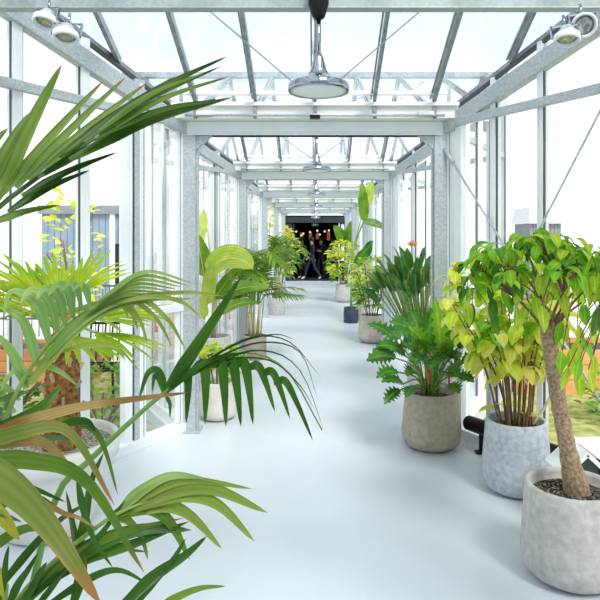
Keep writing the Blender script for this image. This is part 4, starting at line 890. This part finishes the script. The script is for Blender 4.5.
shrub('yellow_tree', -3.75, 9.2, .75, .85, 1.75, 130, 'slim garden tree with sparse yellow leaves outside the left glass wall', ['yell', 'lime'], .17, .05, .9)
ch = empty('garden_chair', (-2.30, 6.40, -.14), 'dark wire garden chair outside the left glass wall', 'chair')
one(lambda b: [b.box((0, y, .44), (.46, .03, .02)) for y in (-.2, -.1, 0, .1, .2)], 'seat', M['black'], ch)
one(lambda b: [b.bar((x, .22, .46), (x, .32, .86), .012, .02) for x in (-.2, -.12, -.04, .04, .12, .2)] + [b.bar((-.23, .32, .86), (.23, .32, .86), .025, .025)], 'backrest', M['black'], ch)
for x in (-.21, .21):
    for y in (-.21, .21): one(lambda b: b.bar((x, y, .44), (x * 1.12, y * 1.15, 0), .02, .02), 'leg', M['black'], ch)
def redchair(x, y, rz, label):
    r = empty('red_chair', (x, y, -.14), label, 'chair', 'red garden chairs'); r.rotation_euler.z = rz
    one(lambda b: b.box((0, 0, .42), (.44, .42, .03)), 'seat', M['redpaint'], r)
    one(lambda b: [b.bar((k * .06, .2, .44), (k * .075, .3, 1.12 - .02 * abs(k)), .03, .012) for k in range(-3, 4)] + [b.bar((-.21, .24, .7), (.21, .24, .7), .012, .03)], 'backrest', M['redpaint'], r)
    for sx in (-1, 1):
        for sy in (-1, 1): one(lambda b: b.bar((sx * .2, sy * .19, .42), (sx * .22, sy * .22, 0), .03, .03), 'leg', M['redpaint'], r)
        one(lambda b: (b.box((sx * .24, -.02, .62), (.06, .46, .02)), b.bar((sx * .24, -.2, .62), (sx * .24, -.2, .42), .025, .025)), 'armrest', M['redpaint'], r)
redchair(-2.5, 9.2, .3, 'red slatted garden chair outside the left wall, the one in front')
redchair(-2.50, 10.2, -.2, 'red slatted garden chair outside the left wall, the one further back')
sh = empty('garden_shed', (-5.3, 15.0, -.14), 'blue-grey clad flat-roofed building outside the left wall', 'building')
one(lambda b: [b.box((-1.05 + k * .15, 0, 1.2), (.138, 1.8, 2.4)) for k in range(15)], 'cladding', M['bluegrey'], sh)
one(lambda b: b.box((0, 0, 2.5), (2.35, 2.0, .2)), 'fascia', M['greyclad'], sh)
one(lambda b: b.box((.55, -.92, 1.3), (.12, .05, 2.3)), 'downpipe', M['alu'], sh)
one(lambda b: b.box((.8, -.9, 1.0), (.5, .06, 1.4)), 'window', M['black'], sh)
rl = empty('railing', (-4.6, 11.0, -.14), 'dark metal railing outside the left wall, in front of the blue-grey building', 'railing')
for z in (.35, .95): one(lambda b: b.box((0, 0, z), (4.4, .03, .04)), 'rail', M['dark_strip'], rl)
for k in range(34): one(lambda b: b.box((-2.15 + k * .13, 0, .5), (.014, .014, .95)), 'baluster', M['dark_strip'], rl)
cb = empty('cabin', (5.55, 15.0, -.14), 'small grey flat-roofed cabin outside the right glass wall', 'building')
one(lambda b: [b.box((-.34 + k * .085, 0, 1.1), (.075, 1.1, 2.2)) for k in range(9)], 'cladding', M['greyclad'], cb)
one(lambda b: (b.box((0, 0, 2.3), (.85, 1.3, .22)), b.box((0, 0, 2.5), (.78, 1.2, .18))), 'roof', M['facade'], cb)
one(lambda b: b.box((-.2, -.57, .9), (.22, .03, 1.6)), 'door', M['dark_strip'], cb)
# ------------------------------------------------------------------ light and camera
w = bpy.data.worlds.new('sky'); scn.world = w; w.use_nodes = True
nt = w.node_tree
for n in list(nt.nodes): nt.nodes.remove(n)
tc = nt.nodes.new('ShaderNodeTexCoord'); sp = nt.nodes.new('ShaderNodeSeparateXYZ'); nt.links.new(tc.outputs['Generated'], sp.inputs[0])
nz = nt.nodes.new('ShaderNodeTexNoise'); nz.inputs['Scale'].default_value = 2.2; nz.inputs['Detail'].default_value = 5; nt.links.new(tc.outputs['Generated'], nz.inputs[0])
ad = nt.nodes.new('ShaderNodeMath'); ad.operation = 'MULTIPLY_ADD'; ad.inputs[1].default_value = .35; nt.links.new(nz.outputs['Fac'], ad.inputs[0]); nt.links.new(sp.outputs[2], ad.inputs[2])
rp = nt.nodes.new('ShaderNodeValToRGB'); rp.color_ramp.elements[0].position = .28; rp.color_ramp.elements[0].color = (1.0, 1.0, 1.0, 1)
rp.color_ramp.elements[1].position = .50; rp.color_ramp.elements[1].color = (.53, .59, .635, 1)
nt.links.new(ad.outputs[0], rp.inputs[0])
bg = nt.nodes.new('ShaderNodeBackground'); bg.inputs[1].default_value = 1.25; nt.links.new(rp.outputs[0], bg.inputs[0])
wo = nt.nodes.new('ShaderNodeOutputWorld'); nt.links.new(bg.outputs[0], wo.inputs[0])
sl = bpy.data.lights.new('sun', 'SUN'); sl.energy = 3.0; sl.angle = math.radians(20); sl.color = (1, .97, .92)
so = bpy.data.objects.new('sun', sl); COL.objects.link(so); so.rotation_euler = (math.radians(38), math.radians(18), 0)

cam = bpy.data.cameras.new('camera'); cam.sensor_width = 36; cam.lens = 36; cam.shift_x = -15 / 600; cam.shift_y = -60 / 600; cam.clip_start = .05; cam.clip_end = 300
co = bpy.data.objects.new('camera', cam); COL.objects.link(co); co.location = (0, 0, EYE); co.rotation_euler = (math.radians(90), 0, 0)
scn.camera = co
scn.view_settings.view_transform = 'Standard'; scn.view_settings.look = 'None'; scn.view_settings.gamma = 1; scn.view_settings.use_curve_mapping = False
scn.view_settings.exposure = 0.56
scn.cycles.transparent_max_bounces = 64; scn.cycles.max_bounces = 10
